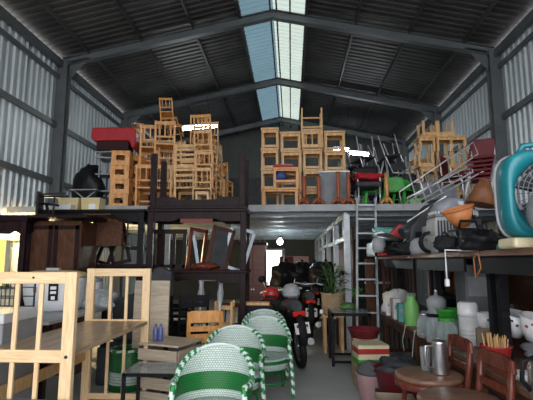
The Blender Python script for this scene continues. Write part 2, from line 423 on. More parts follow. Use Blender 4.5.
MB().lathe([(0, -.075), (.05, -.062), (.078, -.01), (.07, .04), (.03, .08), (.022, .1)], n=16).build('bulb', 'bulb', t)
MB().cyl((0, 0, .1), (0, 0, .16), .024, 10).build('lamp_holder', 'blk', t); MB().cyl((0, 0, .16), (0, 0, 2.435-at(280, 242, 11.5).z), .005, 6).build('cord', 'white', t)
lt = bpy.data.lights.new('bulb_light', 'POINT'); lt.energy = 150; lt.color = (.82, 1, .97); lt.shadow_soft_size = .08
lo = bpy.data.objects.new('bulb_light', lt); COL.objects.link(lo); lo.location = at(280, 242, 11.5)+Vector((0, -.0, -.0)); lo.parent = None
# warm lamp added behind the stacked tables for the glow on the left wall
t = thing('added_glow_lamp', 'added warm tube lamp for the glow on the left wall behind the stacked dark tables', 'lamp', (XL+.14, 8.2, 2.0))
MB().box((-.03, 0, 0), (.05, 1.3, .08)).build('lamp_body', 'white', t)
MB().cyl((.03, -.6, 0), (.03, .6, 0), .018, 10).build('tube', mat('warm_glow', (.9, .8, .6), .5, emit=(1, .66, .28), estr=45), t)

wl_ = bpy.data.lights.new('added_glow_light', 'POINT'); wl_.energy = 55; wl_.color = (1, .72, .36); wl_.shadow_soft_size = .15  # point light added to strengthen the warm glow on the wall
wo_ = bpy.data.objects.new('added_glow_light', wl_); COL.objects.link(wo_); wo_.location = (XL+.5, 8.2, 2.05)
# ------------------------------------------------------------------ generic furniture
def legs_at(t, w, d, h, lw, m, z0=0, inset=0, name='leg', taper=1):
    for sx in (-1, 1):
        for sy in (-1, 1):
            x, y = sx*(w/2-lw/2-inset), sy*(d/2-lw/2-inset)
            MB().box((x, y, z0+h/2), (lw, lw, h)).build(name, m, t, bevel=.003)
def stool(name, label, cat, w, d, h, m, tt=.03, lw=.045, rail=.06, apron=.06, panel=None, group=None):
    t = thing(name, label, cat, group=group)
    MB().box((0, 0, h-tt/2), (w, d, tt)).build('seat' if cat != 'table' else 'tabletop', m, t, bevel=.004)
    legs_at(t, w-.02, d-.02, h-tt, lw, m)
    a = MB()
    for s_ in (-1, 1):
        a.box((0, s_*(d/2-lw/2-.01), h-tt-apron/2), (w-2*lw, .02, apron)); a.box((s_*(w/2-lw/2-.01), 0, h-tt-apron/2), (.02, d-2*lw, apron))
    a.build('apron', m, t)
    if rail:
        a = MB()
        for s_ in (-1, 1):
            a.box((0, s_*(d/2-lw/2-.01), rail), (w-2*lw, .02, .04)); a.box((s_*(w/2-lw/2-.01), 0, rail+.0), (.02, d-2*lw, .04))
        a.build('stretcher', m, t)
    if panel: MB().box((0, d/2-.03, h*.5), (w-2*lw, .012, h-.16)).build('back_panel', panel, t)
    return t
def chair(name, label, w, d, hs, hb, m, style='slats', n=4, lw=.04, seatm=None, group=None, arms=False, tilt=.06):
    # front of the chair faces -y
    t = thing(name, label, 'chair', group=group)
    MB().box((0, 0, hs-.02), (w, d, .035)).build('seat', seatm or m, t, bevel=.006)
    for sx in (-1, 1):
        MB().box((sx*(w/2-lw/2), -d/2+lw/2, (hs-.04)/2), (lw, lw, hs-.04)).build('leg', m, t, bevel=.003)
        MB().bar((sx*(w/2-lw/2), d/2-lw/2, 0), (sx*(w/2-lw/2), d/2-lw/2, hs-.04), lw).build('leg', m, t)
    b = MB()
    for sx in (-1, 1): b.bar((sx*(w/2-lw/2), d/2-lw/2, hs-.04), (sx*(w/2-lw/2), d/2-lw/2+tilt, hb), lw, lw*.8)
    y1 = d/2-lw/2+tilt
    b.bar((-w/2+lw/2, y1-.004, hb-.04), (w/2-lw/2, y1-.004, hb-.04), .022, .07)
    b.build('backrest', m, t)
    c = MB()
    if style == 'slats':
        b2 = d/2-lw/2+tilt*.25
        c.bar((-w/2+lw, b2, hs+.12), (w/2-lw, b2, hs+.12), .02, .035)
        for i in range(n):
            x = -w/2+lw+(w-2*lw)*(i+.5)/n; c.bar((x, b2, hs+.13), (x, y1-.004, hb-.06), .022, .014)
        c.build('back_slats', m, t)
    elif style == 'ladder':
        for i in range(n):
            f = (i+.6)/n; z = hs+.05+(hb-hs-.12)*f; y = d/2-lw/2+tilt*f
            c.bar((-w/2+lw, y, z), (w/2-lw, y, z), .018, .05)
        c.build('back_rails', m, t)
    elif style == 'panel':
        c.box((0, d/2-lw/2+tilt*.5, (hs+hb)/2), (w-2*lw, .018, hb-hs-.12)); c.build('back_panel', seatm or m, t)
    s_ = MB()
    for sx in (-1, 1): s_.bar((sx*(w/2-lw/2), -d/2+lw, .16), (sx*(w/2-lw/2), d/2-lw, .16), .02, .03)
    s_.bar((-w/2+lw, 0, .16), (w/2-lw, 0, .16), .02, .03)
    s_.bar((-w/2+lw, -d/2+lw/2, hs-.07), (w/2-lw, -d/2+lw/2, hs-.07), .02, .06)
    s_.build('stretcher', m, t)
    if arms:
        for sx in (-1, 1):
            a = MB(); a.box((sx*(w/2-lw/2), -.02, hs+.2), (.05, d-.04, .025)); a.box((sx*(w/2-lw/2), -d/2+.05, hs+.09), (.035, .035, .2)); a.build('armrest', m, t)
    return t
def altar_table(label, x0, x1, y, z, w_m, h, d=.62, flip=False, lw=.085, apron='curve', group=None, red=None):
    w_ = x1-x0; t = thing('altar_table', label, 'table', ((x0+x1)/2, y+d/2, z+(h if flip else 0)), group=group, rot=(PI, 0, 0) if flip else None)
    MB().box((0, 0, h-.02), (w_, d, .04)).build('tabletop', w_m, t, bevel=.006)
    for sx in (-1, 1):
        for sy in (-1, 1): MB().box((sx*(w_/2-lw/2-.02), sy*(d/2-lw/2-.015), (h-.04)/2), (lw, lw*.9, h-.04)).build('leg', w_m, t, bevel=.006)
    i = w_/2-lw-.02; zt = h-.04
    P = [(-i, zt), (i, zt), (i, zt-.15), (i-.22, zt-.15), (i-.30, zt-.09), (-i+.30, zt-.09), (-i+.22, zt-.15), (-i, zt-.15)]
    for sy in (-1, 1):
        MB().prism([(-i, zt), (-i, zt-.14), (-i+.28, zt-.14), (-i+.36, zt-.1), (i-.36, zt-.1), (i-.28, zt-.14), (i, zt-.14), (i, zt)], .024, 'y', (0, sy*(d/2-.05), 0)).build('apron', w_m, t)
    for sx in (-1, 1): MB().box((sx*(w_/2-lw/2-.02), 0, zt-.07), (.024, d-2*lw, .13)).build('apron', w_m, t)
    if red:
        MB().box((-.0, -d/2+.034, zt-.135), (w_*.32, .012, .06)).build('carved_inlay', mat('carved_red', (.17, .035, .02), .6), t)
        return t

# ================================================================== LEFT FOREGROUND: pine bench bed
bx0, bx1, by0, by1, bz = -2.21, -1.51, 3.1, 4.75, .8
t = thing('pine_bed', 'pale pine slatted bed frame with plank board in the left foreground', 'bed', (0, 0, 0))
for fy in (by0, by1):
    for x in (bx0+.04, bx1-.045):
        MB().box((x, fy, .69), (.085, .05, 1.38)).build('post', 'pine_v', t, bevel=.006)
    for nm, z, h in (('top_rail', 1.338, .082), ('middle_rail', .80, .085), ('bottom_rail', .06, .06)):
        MB().box(((bx0+bx1)/2, fy, z), (bx1-bx0-.16, .036, h)).build(nm, 'pine', t, bevel=.005)
    for i in range(2):
        x = bx0+.083+(bx1-bx0-.168)*(i+1)/3
        MB().box((x, fy, .69), (.032, .02, 1.22)).build('slat', 'pine_v', t, bevel=.003)
b = MB(); nb = 5
for i in range(nb):
    ww = (bx1-bx0-.03)/nb; b.box((bx0+.015+ww*(i+.5), (by0+by1)/2, bz+.012), (ww-.003, by1-by0-.03, .035))
b.build('board', 'plank', t, bevel=.002)
MB().box((bx0+.02, (by0+by1)/2, .47), (.025, by1-by0-.05, .10)).build('side_rail', 'honey', t, bevel=.004)
for fy in (by0,):
    MB().cyl((bx1-.045, fy-.03, .80), (bx1-.045, fy-.02, .80), .012, 12).build('bolt', 'dgrey', t)
    MB().cyl((bx1-.32, fy-.022, 1.34), (bx1-.32, fy-.017, 1.34), .008, 10).build('bolt', 'brown', t)
# small white foam block lying on the board at far left
t = thing('white_chest', 'tall white chest standing at the left side of the pine bed', 'chest', (-2.66, 3.76, 0))
MB().box((0, 0, .48), (.74, .56, .96)).build('body', 'lgrey', t, bevel=.012); MB().box((0, 0, 1.0), (.76, .58, .08)).build('lid', 'white', t, bevel=.01)
# low grey bench bottom left corner
t = thing('grey_bench', 'low grey-topped bench in the bottom left corner', 'bench', (-2.0, 2.74, 0))
MB().box((0, 0, .51), (1.0, .62, .04)).build('seat', 'grey', t, bevel=.005); legs_at(t, .95, .58, .49, .05, 'pine_v')

# side table behind with cooker etc.
t = thing('side_table', 'grey side table behind the bed that carries the white rice cooker', 'table', (-3.1, 4.80, 0))
MB().box((0, 0, .885), (1.72, 1.46, .03)).build('tabletop', 'lgrey', t, bevel=.004); legs_at(t, 1.65, 1.4, .87, .06, 'dark')
c0 = at(46, 311, 5.1)
t = thing('rice_cooker', 'large white rice cooker with dark control panel and tan lid', 'rice cooker', (ux(57, 5.1), 5.1, .9)); t.scale = (1.32, 1.25, 1.24)
MB().lathe([(.19, 0), (.225, .02), (.25, .12), (.262, .26), (.262, .30)], n=36, sx=1).build('body', 'white', t)
MB().lathe([(.266, .30), (.268, .325), (.25, .345), (.17, .362), (0, .37)], n=36).build('lid', 'yellowc', t)
MB().box((0, -.05, .375), (.12, .05, .03)).build('handle', 'lgrey', t, bevel=.008)
pa = math.radians(-66)
def facing(mb, r, ang, z, w_, h_, th=.006): 
    c = (math.cos(ang)*r, math.sin(ang)*r, z); mb.box(c, (th, w_, h_), (0, .05, ang)); return mb
pn = facing(MB(), .262, pa, .18, .075, .15).build('control_panel', 'blk', t)
mb = MB(); facing(mb, .2665, pa, .215, .045, .028); facing(mb, .2665, pa, .175, .045, .022); facing(mb, .264, pa, .128, .03, .03); mb.build('white_print', 'white', pn)
facing(MB(), .256, math.radians(-100), .2, .034, .045).build('orange_badge', 'orp', t)
t = thing('water_boiler', 'smaller white appliance with red stripe beside the rice cooker', 'cooker', (ux(85, 5.42), 5.42, .9))
MB().lathe([(.17, 0), (.2, .03), (.215, .2), (.215, .31)], n=30).build('body', 'white', t); MB().lathe([(.218, .31), (.215, .34), (.12, .38), (0, .39)], n=30).build('lid', 'lgrey', t)
facing(MB(), .214, math.radians(-80), .24, .10, .018).build('red_stripe', 'red', t)
# bag of clear plastic between far frame slats
t = thing('plastic_bag', 'crumpled clear plastic bag behind the far end of the bed', 'bag', (-2.36, 5.3, .9))
MB().blob((0, 0, .10), (.27, .15, .12), 3, 22, .5).build('bag', 'film', t)
# wire basket rack far left
t = thing('wire_rack', 'dark wire rack standing on the side table at the far left edge', 'rack', (-2.95, 4.38, .9))
m_ = MB()
for x in (-.3, .3):
    for y in (-.12, .12): m_.cyl((x, y, 0), (x, y, .40), .010, 6)
for z in (.01, .10, .2, .29, .39):
    for y in (-.12, .12): m_.cyl((-.3, y, z), (.3, y, z), .006, 6)
m_.build('frame', 'dgrey', t)
m_ = MB()
for i in range(14):
    x = -.28+i*.043; m_.cyl((x, -.12, .01), (x, -.12, .39), .004, 5)
m_.build('wires', 'blk', t)

# ================================================================== LEFT BACK: stacked dark tables
YA = 6.3
xa0, xa1 = ux(144, YA), ux(247, YA)
altar_table('dark altar table on the floor, lowest of the tall stack beside the mezzanine opening', xa0, xa1, YA, 0, 'dark', 1.335, group='stacked altar tables')
altar_table('dark altar table with red carved inlay, second in the tall stack', xa0, xa1, YA, 1.335, 'dark', .885, group='stacked altar tables', red='redwood')
altar_table('dark altar table turned upside down on top of the stack, legs in the air', xa0+.02, xa1-.02, YA, 2.22, 'dark', .84, flip=True, group='stacked altar tables')
# two charcoal posts leaning behind it
xb0, xb1 = ux(70, YA), ux(143, YA)
altar_table('dark table on the floor in the middle column of the left table stacks', xb0, xb1, YA, 0, 'dark', 1.42, group='stacked altar tables', apron=None)
altar_table('black-topped table above it, carrying the two cream boxes', ux(36, YA), xb1, YA, 1.42, 'black', .80, group='stacked altar tables')
# leaning dark chairs inside
fold = chair('folded_chair', '', .42, .40, .44, .82, 'black', 'ladder', 3, lw=.03)
dk = chair('dark_chair', '', .42, .42, .45, .92, 'brown', 'slats', 3, lw=.035)
place(dk, 'dark brown chair lying on the lower table under the black-topped table', (ux(118, 6.6), 6.62, 1.445+.42), rot=(PI/2, 0.0, 0), sc=(.9, .9, .9))
# brown cupboard
YC = 5.75
cx0, cx1 = ux(25, YC), ux(79, YC)
t = thing('cupboard', 'dark brown two-door cupboard standing among the left table stacks', 'cupboard', ((cx0+cx1)/2, YC+.27, 0))
cw = cx1-cx0
MB().box((0, 0, 1.0), (cw, .52, 2.0)).build('body', 'brown', t, bevel=.005)
for s_ in (-1, 1):
    dr = MB().box((s_*cw/4, -.268, 1.2), (cw/2-.02, .02, 1.5)).build('door', 'brown', t, bevel=.003)
    f_ = MB(); X = s_*cw/4; W = cw/2-.03
    for dx_ in (-W/2+.025, W/2-.025): f_.box((X+dx_, -.283, 1.2), (.05, .014, 1.48))
    for zz in (1.91, 1.3, .5): f_.box((X, -.283, zz), (W, .014, .05))
    f_.build('door_frame', 'dark', dr)
    MB().lathe([(.012, 0), (.016, .02), (0, .028)], R=Euler((PI/2, 0, 0)).to_matrix(), c=(s_*.03, -.29, 1.15), n=10).build('knob', 'chrome', dr)
# table at far left edge
altar_table('tall dark table at the far left edge, window light seen between its legs', ux(-42, 5.5), ux(23.5, 5.5), 5.5, 0, 'dark', 2.02, d=.5, group=None, lw=.07)
tag(MB().box((0, 0, .02), (1.5, .62, .04)).build('tabletop_board', 'dark', loc=(ux(34, 5.68), 5.85, 2.0205), bevel=.004), 'thin dark brown board laid across the tops of cupboard and left table', 'board')
# cream boxes and clutter on black top (z=2.22)
for u0, u1, lab in ((53, 74, 'cream plastic box on the black-topped table, the left one of the pair'), (76.5, 96, 'cream plastic box on the black-topped table, the right one of the pair')):
    x0, x1 = ux(u0, 6.42), ux(u1, 6.42)
    t = thing('storage_box', lab, 'box', ((x0+x1)/2, 6.55, 2.22), group='cream boxes on the black table')
    W = x1-x0
    MB().prism([(-W/2+.015, 0), (W/2-.015, 0), (W/2, .18), (-W/2, .18)], .22).build('body', 'yellowc', t, bevel=.008)
    MB().box((0, 0, .187), (W+.01, .235, .014)).build('lid', 'cream', t, bevel=.004)
    MB().box((.03, -.113, .06), (.1, .004, .08), (-.0, 0, 0)).build('paper_label', 'white', t)
tag(MB().box((0, 0, .04), (.5, .16, .08)).build('white_tray', 'offw', loc=(ux(52, 6.33), 6.37, 2.22), bevel=.006), 'low white tray at the left end of the black table top', 'tray')
t = thing('upturned_stool', 'small dark stool lying on its side beside the white tray', 'stool', (ux(32, 5.85), 5.9, 2.041+.19), rot=(0, PI/2, .3))
MB().box((0, 0, .02), (.36, .3, .03)).build('seat', 'black', t)
for a_ in (-1, 1):
    for b_ in (-1, 1): MB().bar((a_*.14, b_*.11, .03), (a_*.16, b_*.13, .36), .028).build('leg', 'black', t)
MB().box((0, 0, .2), (.28, .02, .02)).build('stretcher', 'black', t)
t = thing('microphone_stand', 'small black bracket standing on the board above the cupboard', 'bracket', (ux(46, 6.0), 6.0, 2.041))
MB().box((0, 0, .01), (.2, .12, .02)).build('base', 'blk', t); MB().bar((0, 0, .02), (-.05, 0, .22), .03).build('post', 'blk', t); MB().bar((-.2, 0, .24), (.12, 0, .2), .05, .03).build('arm', 'blk', t)

# contents of the altar-table stack, second level: leaning frames
def picture_frame(label, w_, h_, loc, rot, m, inner=None, th=.03, g='framed panels leaning inside the table stack'):
    t = thing('leaning_frame', label, 'frame', loc, rot=rot, group=g)
    b = MB()
    for s_ in (-1, 1): b.box((s_*(w_/2-.025), 0, h_/2), (.05, th, h_))
    b.box((0, 0, .025), (w_, th, .05)); b.box((0, 0, h_-.025), (w_, th, .05)); b.build('frame', m, t, bevel=.003)
    if inner: MB().box((0, .005, h_/2), (w_-.1, .006, h_-.1)).build('panel', inner, t)
    return t
zi = 1.335
picture_frame('steel-edged frame leaning inside the second altar table, rightmost', .40, .66, (ux(232, 6.6)-.02, 6.62, zi), (0, .30, .25), 'steel', None)
picture_frame('dark brown frame leaning inside the second altar table, middle', .36, .64, (ux(216, 6.55), 6.5, zi), (0, .22, .5), 'brown', 'dgrey')
picture_frame('red-brown frame leaning inside the second altar table, beside the white gap', .3, .62, (ux(195, 6.6), 6.55, zi), (0, .12, .7), 'redwood', None)
picture_frame('thin grey metal frame leaning at the back of the second altar table', .5, .62, (ux(213, 6.7), 6.76, zi), (-.05, -.18, 0), 'steel', None)
t = thing('dark_headboard', 'black wooden headboard with bars standing at the left inside the second altar table', 'headboard', (ux(168, 6.7), 6.72, zi))
b = MB(); b.box((0, 0, .58), (.56, .04, .07)); b.box((0, 0, .05), (.56, .03, .05))
for i in range(4): b.box((-.25+i*.166, 0, .31), (.06 if i in (0, 3) else .045, .03, .6))
b.build('bars', 'dark', t)
tag(MB().blob((0, 0, .05), (.2, .12, .06), 5, 16, .3).build('red_cloth', 'redwood', loc=(ux(205, 6.5), 6.45, zi)), 'flat reddish cushion lying inside the second altar table', 'cushion')
# lowest level: black chairs, plastic-wrapped frames
place(fold, 'black folded chair inside the lowest altar table, left', (ux(178, 6.6), 6.62, 0), group='black chairs under the lowest altar table')
place(fold, 'black folded chair inside the lowest altar table, stacked on the left one', (ux(178, 6.6), 6.62, .90), rot=(PI, 0, 0), group='black chairs under the lowest altar table')
t = thing('wrapped_frame', 'metal chair frame wrapped in clear plastic under the lowest altar table', 'frame', (ux(212, 6.5), 6.42, 0), rz=.3)
b = MB()
for x in (-.14, .14): b.cyl((x, 0, 0), (x, 0, 1.24), .022, 8)
b.cyl((-.14, 0, 1.2), (.14, 0, 1.2), .022, 8); b.cyl((-.14, 0, .7), (.14, 0, .7), .015, 8); b.build('frame', 'chrome', t)
b = MB()
for x in (-.14, .14): b.tube([(x+.01*math.sin(i), 0, .3+i*.1) for i in range(10)], [.04+.012*math.sin(i*2.1) for i in range(10)], 8)
b.build('plastic_wrap', 'film', t)
place(dk, 'brown slat-back chair under the lowest altar table, right', (ux(232, 6.7)-.06, 6.7, 0), rz=-.2)
stb = stool('wooden_stool', '', 'stool', .36, .36, .42, 'honey', rail=.1)
place(stb, 'honey wooden stool standing upside down on the brown chair under the altar table', (ux(229, 6.68)-.05, 6.66, .46+.42), rot=(PI, 0, 0), sc=(.8, .8, 1))

for u, Y, rz, lab in ((192, 6.05, .4, 'black ladder-back chair standing in front of the lowest altar table'), (170, 5.95, -.3, 'black ladder-back chair standing between the grey armchair and the altar tables')):
    place(fold, lab, (ux(u, Y), Y, 0), rz=PI+rz, sc=(.95, .95, 1.25))
for u, Y, z, rx, ry, lab in ((93, 6.6, 1.425, .0, .35, 'dark leaning chair frame under the black-topped table, left'), (106, 6.7, 1.425, 0, .28, 'dark leaning chair frame under the black-topped table, centre'), (128, 6.75, 1.425, 0, -.2, 'dark leaning frame under the black-topped table, right')):
    picture_frame(lab, .30, .66, (ux(u, Y)-.1, Y, z), (rx, ry, .1), 'dark', None, .04, 'dark frames under the black-topped table')
# leather sofa arm dark, plank box, crate chair
t = thing('armchair', 'dark grey leather armchair behind the far end of the bed', 'armchair', (ux(141, 5.7), 5.6, 0))
MB().box((0, 0, .22), (.75, .55, .44)).build('seat', 'dgrey', t, bevel=.03)
MB().prism([(-.375, .44), (.375, .44), (.40, 1.32), (.22, 1.40), (-.1, 1.05), (-.375, .95)], .14, 'y', (0, .22, 0)).build('backrest', 'dgrey', t, bevel=.03)
tag(MB().box((0, 0, .62), (.42, .04, 1.22)).build('board', 'beige', loc=(ux(152, 5.2), 5.22, 0), rot=(-.03, 0, 0), bevel=.003), 'pale beige upright board behind the right end of the bed', 'board')
t = thing('plank_crate', 'grey-brown slatted wooden crate beside the green chairs', 'crate', (ux(171, 4.75), 4.85, 0), rz=-.35)
b = MB()
for i in range(4): b.box((0, -.18+i*.12, .60), (.50, .11, .022))
b.build('top', 'beige', t, bevel=.003)
b = MB()
for z in (.08, .22, .36, .5): b.box((0, -.235, z), (.48, .018, .11)); b.box((0, .235, z), (.48, .018, .11)); b.box((-.24, 0, z), (.018, .44, .11)); b.box((.24, 0, z), (.018, .44, .11))
b.build('sides', 'beige', t)
for sx in (-1, 1):
    for sy in (-1, 1): MB().box((sx*.22, sy*.21, .29), (.04, .04, .58)).build('corner_post', 'dgrey', t)
for i in range(2):
    tag(MB().lathe([(.024, 0), (.028, .02), (.028, .12), (.014, .15), (.012, .18)], n=14).build('bottle', mat('bottle_blue', (.10, .12, .30), .3), loc=(ux(158+5*i, 4.8), 4.80, .612)), ['small blue-white bottle on the slatted crate, left', 'small blue-white bottle on the slatted crate, right'][i], 'bottle')
t = thing('wooden_chair', 'orange wooden chair back with two slots, tilted among the black chairs', 'chair', (ux(203, 5.6), 5.65, 0), rz=.25)
MB().box((0, 0, .45), (.42, .42, .03)).build('seat', 'orange', t, bevel=.004); legs_at(t, .42, .42, .435, .04, 'orange')
b = MB()
for s_ in (-1, 1): b.bar((s_*.19, .2, .46), (s_*.19, .29, .86), .045, .025)
for z, h in ((.54, .10), (.655, .06), (.80, .14)): b.bar((-.17, .2+(z-.46)*.225, z), (.17, .2+(z-.46)*.225, z), .022, h)
b.build('backrest', 'orange', t)
t.rotation_euler = (0, 0, PI+.3)
t = thing('glass_table', 'low black-framed glass table beside the nearest green chair', 'table', (ux(158, 4.1), 4.25, 0))
b = MB()
for sx in (-1, 1):
    for sy in (-1, 1): b.box((sx*.26, sy*.2, .23), (.03, .03, .46))
for sy in (-1, 1): b.box((0, sy*.2, .45), (.52, .03, .03)); 
for sx in (-1, 1): b.box((sx*.26, 0, .45), (.03, .4, .03))
b.build('frame', 'blk', t); MB().box((0, 0, .47), (.54, .42, .008)).build('tabletop', 'glass', t)
# folded pair of dark trays / tubs behind bed gaps
# ================================================================== green and white rattan chairs
def rattan_chair():
    t = thing('rattan_armchair', '', 'chair', group='green and white rattan armchairs in the aisle')
    # shell: opening faces -y
    N, K = 40, 12; A = math.radians(118)
    def top(a):   # rim height by angle from the back centre
        f = abs(a)/A; return .60+.22*(math.cos(min(1, f*1.45)*PI/2))**.75 if f < .69 else .60-.02*(f-.69)
    def ring(a, z):
        fl = 1+.10*(z-.42)/.4; r = .275*fl
        return Vector((math.sin(a)*r*1.0, math.cos(a)*r*.98, z))
    vs, fs, uvs = [], [], []
    for i in range(N+1):
        a = -A+2*A*i/N
        for k in range(K+1):
            z = .36+(top(a)-.36)*k/K; vs.append(ring(a, z)); uvs.append((a*.29, z))
    for i in range(N):
        for k in range(K): q = i*(K+1)+k; fs.append((q, q+K+1, q+K+2, q+1))
    mb = MB(); mb.add(vs, fs, 0, True); o = mb.build('back_shell', 'weave', t)
    uv = o.data.uv_layers.new(name='UVMap')
    for lp in o.data.loops: uv.data[lp.index].uv = uvs[lp.vertex_index]
    sd = o.modifiers.new('thick', 'SOLIDIFY'); sd.thickness = .016; sd.offset = 0
    # braided rim: over the back, along the arms, down to the front feet
    pts = []
    for i in range(60):
        a = -A+2*A*i/59; q = ring(a, top(a)+.006); pts.append(q*1.0)
    L = pts[0]; R = pts[-1]
    def down(P, s_):
        return [Vector((P.x+s_*.035*math.sin(f*PI/2), P.y-.07*math.sin(f*PI/2)-.01*f, P.z-(P.z-.02)*f)) for f in [j/16 for j in range(1, 17)]]
    for seq in (down(L, -1)[::-1]+pts[:22], pts[-22:]+down(R, 1)):
        dense = []
        for i in range(len(seq)-1): dense += [seq[i], (seq[i]+seq[i+1])/2]
        dense.append(seq[-1]); MB().tube(dense, .022, 10, twist=1).build('braided_rim', ['wg', 'ww'], t)
    MB().tube(pts[21:-21], .013, 8).build('top_rim', 'ww', t)
    s_ = MB(); s_.lathe([(0, .40), (.2, .41), (.255, .425), (.262, .40), (.258, .34), (.25, .28)], n=32, sy=.98); o = s_.build('seat', 'weave', t)
    uv = o.data.uv_layers.new(name='UVMap')
    for lp in o.data.loops:
        c = o.data.vertices[lp.vertex_index].co; uv.data[lp.index].uv = (c.x, c.y+c.z)
    for sx in (-1, 1): MB().tube([(sx*.2, .17, .34), (sx*.21, .22, .17), (sx*.225, .26, 0)], .016, 8).build('leg', 'wg', t)
    b = MB(); b.tube([(-.2, -.2, .16), (0, -.23, .16), (.2, -.2, .16)], .012, 6); b.tube([(-.21, .21, .16), (.21, .21, .16)], .012, 6); b.build('stretcher', 'wg', t)
    return t
rc = rattan_chair()
for (x, y, rz, lab) in ((-.58, 3.35, -.05, 'green and white rattan armchair nearest the viewer, front of the row'),
                        (-.55, 4.36, .05, 'green and white rattan armchair second from the viewer in the row'),
                        (-.30, 5.15, .12, 'green and white rattan armchair third in the row, partly behind the second'),
                        (-.36, 5.92, .05, 'green and white rattan armchair last in the row, only its back top showing')):
    place(rc, lab, (x, y, 0), rz, sc=(1, 1, .965))
tag(MB().box((0, 0, .02), (.36, .2, .04)).build('wood_block', 'honey', loc=(ux(257, 6.5), 6.58, .83), bevel=.004), 'pale wooden board on the black box behind the rattan chairs', 'board')
tag(MB().box((0, 0, .415), (.5, .3, .83)).build('black_box', 'blk', loc=(ux(258, 6.5)-.02, 6.6, 0), bevel=.01), 'black box behind the last rattan chair', 'box')
t = thing('rattan_stool', 'green and white rattan stool behind the bed, seen through its end slats', 'stool', (ux(131, 5.2), 5.25, 0))
b = MB(); b.lathe([(.22, .36), (.21, .45), (.20, .60), (.17, .610), (0, .613)], n=30); o = b.build('body', 'weave', t, loc=(0, 0, -.643)); o.scale = (1, 1, 1.8); uv = o.data.uv_layers.new(name='UVMap')
for lp_ in o.data.loops:
    c = o.data.vertices[lp_.vertex_index].co; uv.data[lp_.index].uv = (math.atan2(c.y, c.x)*.25, c.z)
MB().tube([(math.cos(2*PI*k/40)*.2, math.sin(2*PI*k/40)*.2, .445) for k in range(40)], .018, 8, True, twist=1).build('braided_rim', ['wg', 'ww'], t)

# ================================================================== motorbikes
def motorbike():
    t = thing('motorbike', '', 'motorbike', group='motorbikes parked under the mezzanine')
    # rear at y=0 side towards viewer, bike points +y; wheelbase 1.25
    for y0, nm in ((0, 'rear_wheel'), (1.25, 'front_wheel')):
        w_ = MB(); w_.tube([(0, y0+math.cos(a)*.25, .30+math.sin(a)*.25) for a in [2*PI*i/28 for i in range(28)]], .048, 10, True)
        wo = w_.build(nm, 'rubber', t)
        r_ = MB(); r_.tube([(0, y0+math.cos(a)*.205, .30+math.sin(a)*.205) for a in [2*PI*i/28 for i in range(28)]], .018, 6, True)
        for i in range(5):
            a = 2*PI*i/5; r_.bar((0, y0, .3), (0, y0+math.cos(a)*.2, .3+math.sin(a)*.2), .02, .03)
        r_.cyl((-.05, y0, .3), (.05, y0, .3), .035, 12); r_.build('rim', 'inox', wo)
    fd = MB(); fd.tube([(0, math.cos(a)*.325, .30+math.sin(a)*.325) for a in [math.radians(20+i*17) for i in range(9)]], .05, 8); fd.build('rear_fender', 'blk', t)
    fd = MB(); fd.tube([(0, 1.25+math.cos(a)*.32, .30+math.sin(a)*.32) for a in [math.radians(10+i*17) for i in range(9)]], .05, 8); fd.build('front_fender', 'dgrey', t)
    b = MB(); b.tube([(0, -.12, .80), (0, .1, .72), (0, .4, .62), (0, .62, .48), (0, .9, .46)], [.055, .13, .15, .13, .09], 12); b.tube([(0, .9, .46), (0, 1.0, .72), (0, .98, .96)], [.1, .15, .11], 12); b.build('body', 'blk', t)
    MB().tube([(0, -.16, .85), (0, .05, .85), (0, .3, .80), (0, .52, .79), (0, .66, .76)], [.07, .105, .12, .11, .06], 12).build('seat', 'dgrey', t)
    MB().box((0, -.21, .76), (.17, .08, .07)).build('tail_light', 'tail', t, bevel=.015)
    p_ = MB().box((0, -.335, .585), (.20, .008, .145), (-.3, 0, 0)).build('number_plate', 'paper', t)
    q = MB()
    for i in range(4): q.box((-.066+i*.043, -.35, .615), (.024, .004, .036), (-.3, 0, 0))
    for i in range(4): q.box((-.066+i*.043, -.331, .555), (.024, .004, .036), (-.3, 0, 0))
    q.build('plate_marks', 'dgrey', p_)
    MB().tube([(0, -.2, .74), (0, -.31, .62), (0, -.33, .5), (0, -.30, .38)], [.05, .06, .07, .06], 8).build('mudguard', 'rubber', t)
    h = MB(); h.tube([(-.34, .86, 1.0), (-.22, .96, 1.03), (0, 1.0, 1.0), (.22, .96, 1.03), (.34, .86, 1.0)], .014, 8)
    for s_ in (-1, 1): h.tube([(s_*.22, .96, 1.03), (s_*.27, .95, 1.18)], .007, 6); h.tube([(s_*.05, 1.02, .9), (s_*.06, 1.25, .3)], .02, 8)
    h.build('handlebar', 'chrome', t)
    for s_ in (-1, 1): MB().lathe([(0, -.01), (.05, -.008), (.055, 0), (.05, .008), (0, .01)], c=(s_*.28, .95, 1.21), R=Euler((PI/2, 0, 0)).to_matrix(), n=14, sx=1.2).build('mirror', 'blk', t)
    MB().lathe([(0, 0), (.08, .01), (.1, .05), (.09, .12)], c=(0, 1.05, .95), R=Euler((-PI/2, 0, 0)).to_matrix(), n=16).build('headlight', 'glass', t)
    MB().tube([(.12, .6, .3), (.14, .2, .27), (.15, -.12, .36)], [.025, .045, .05], 10).build('exhaust', 'inox', t)
    MB().tube([(-.1, .55, .25), (-.22, .5, 0)], .012, 6).build('kickstand', 'chrome', t)
    MB().box((0, .62, .28), (.24, .3, .24)).build('engine', 'dgrey', t, bevel=.03)
    return t
mk = motorbike()
place(mk, 'motorbike nearest the viewer, its white number plate turned to the aisle', (ux(300, 6.35), 6.35, 0), rot=(0, -.10, .22))
place(mk, 'motorbike with bright red tail light, just behind the nearest one', (ux(311, 7.6)-.03, 8.15, 0), rot=(0, .03, .05))
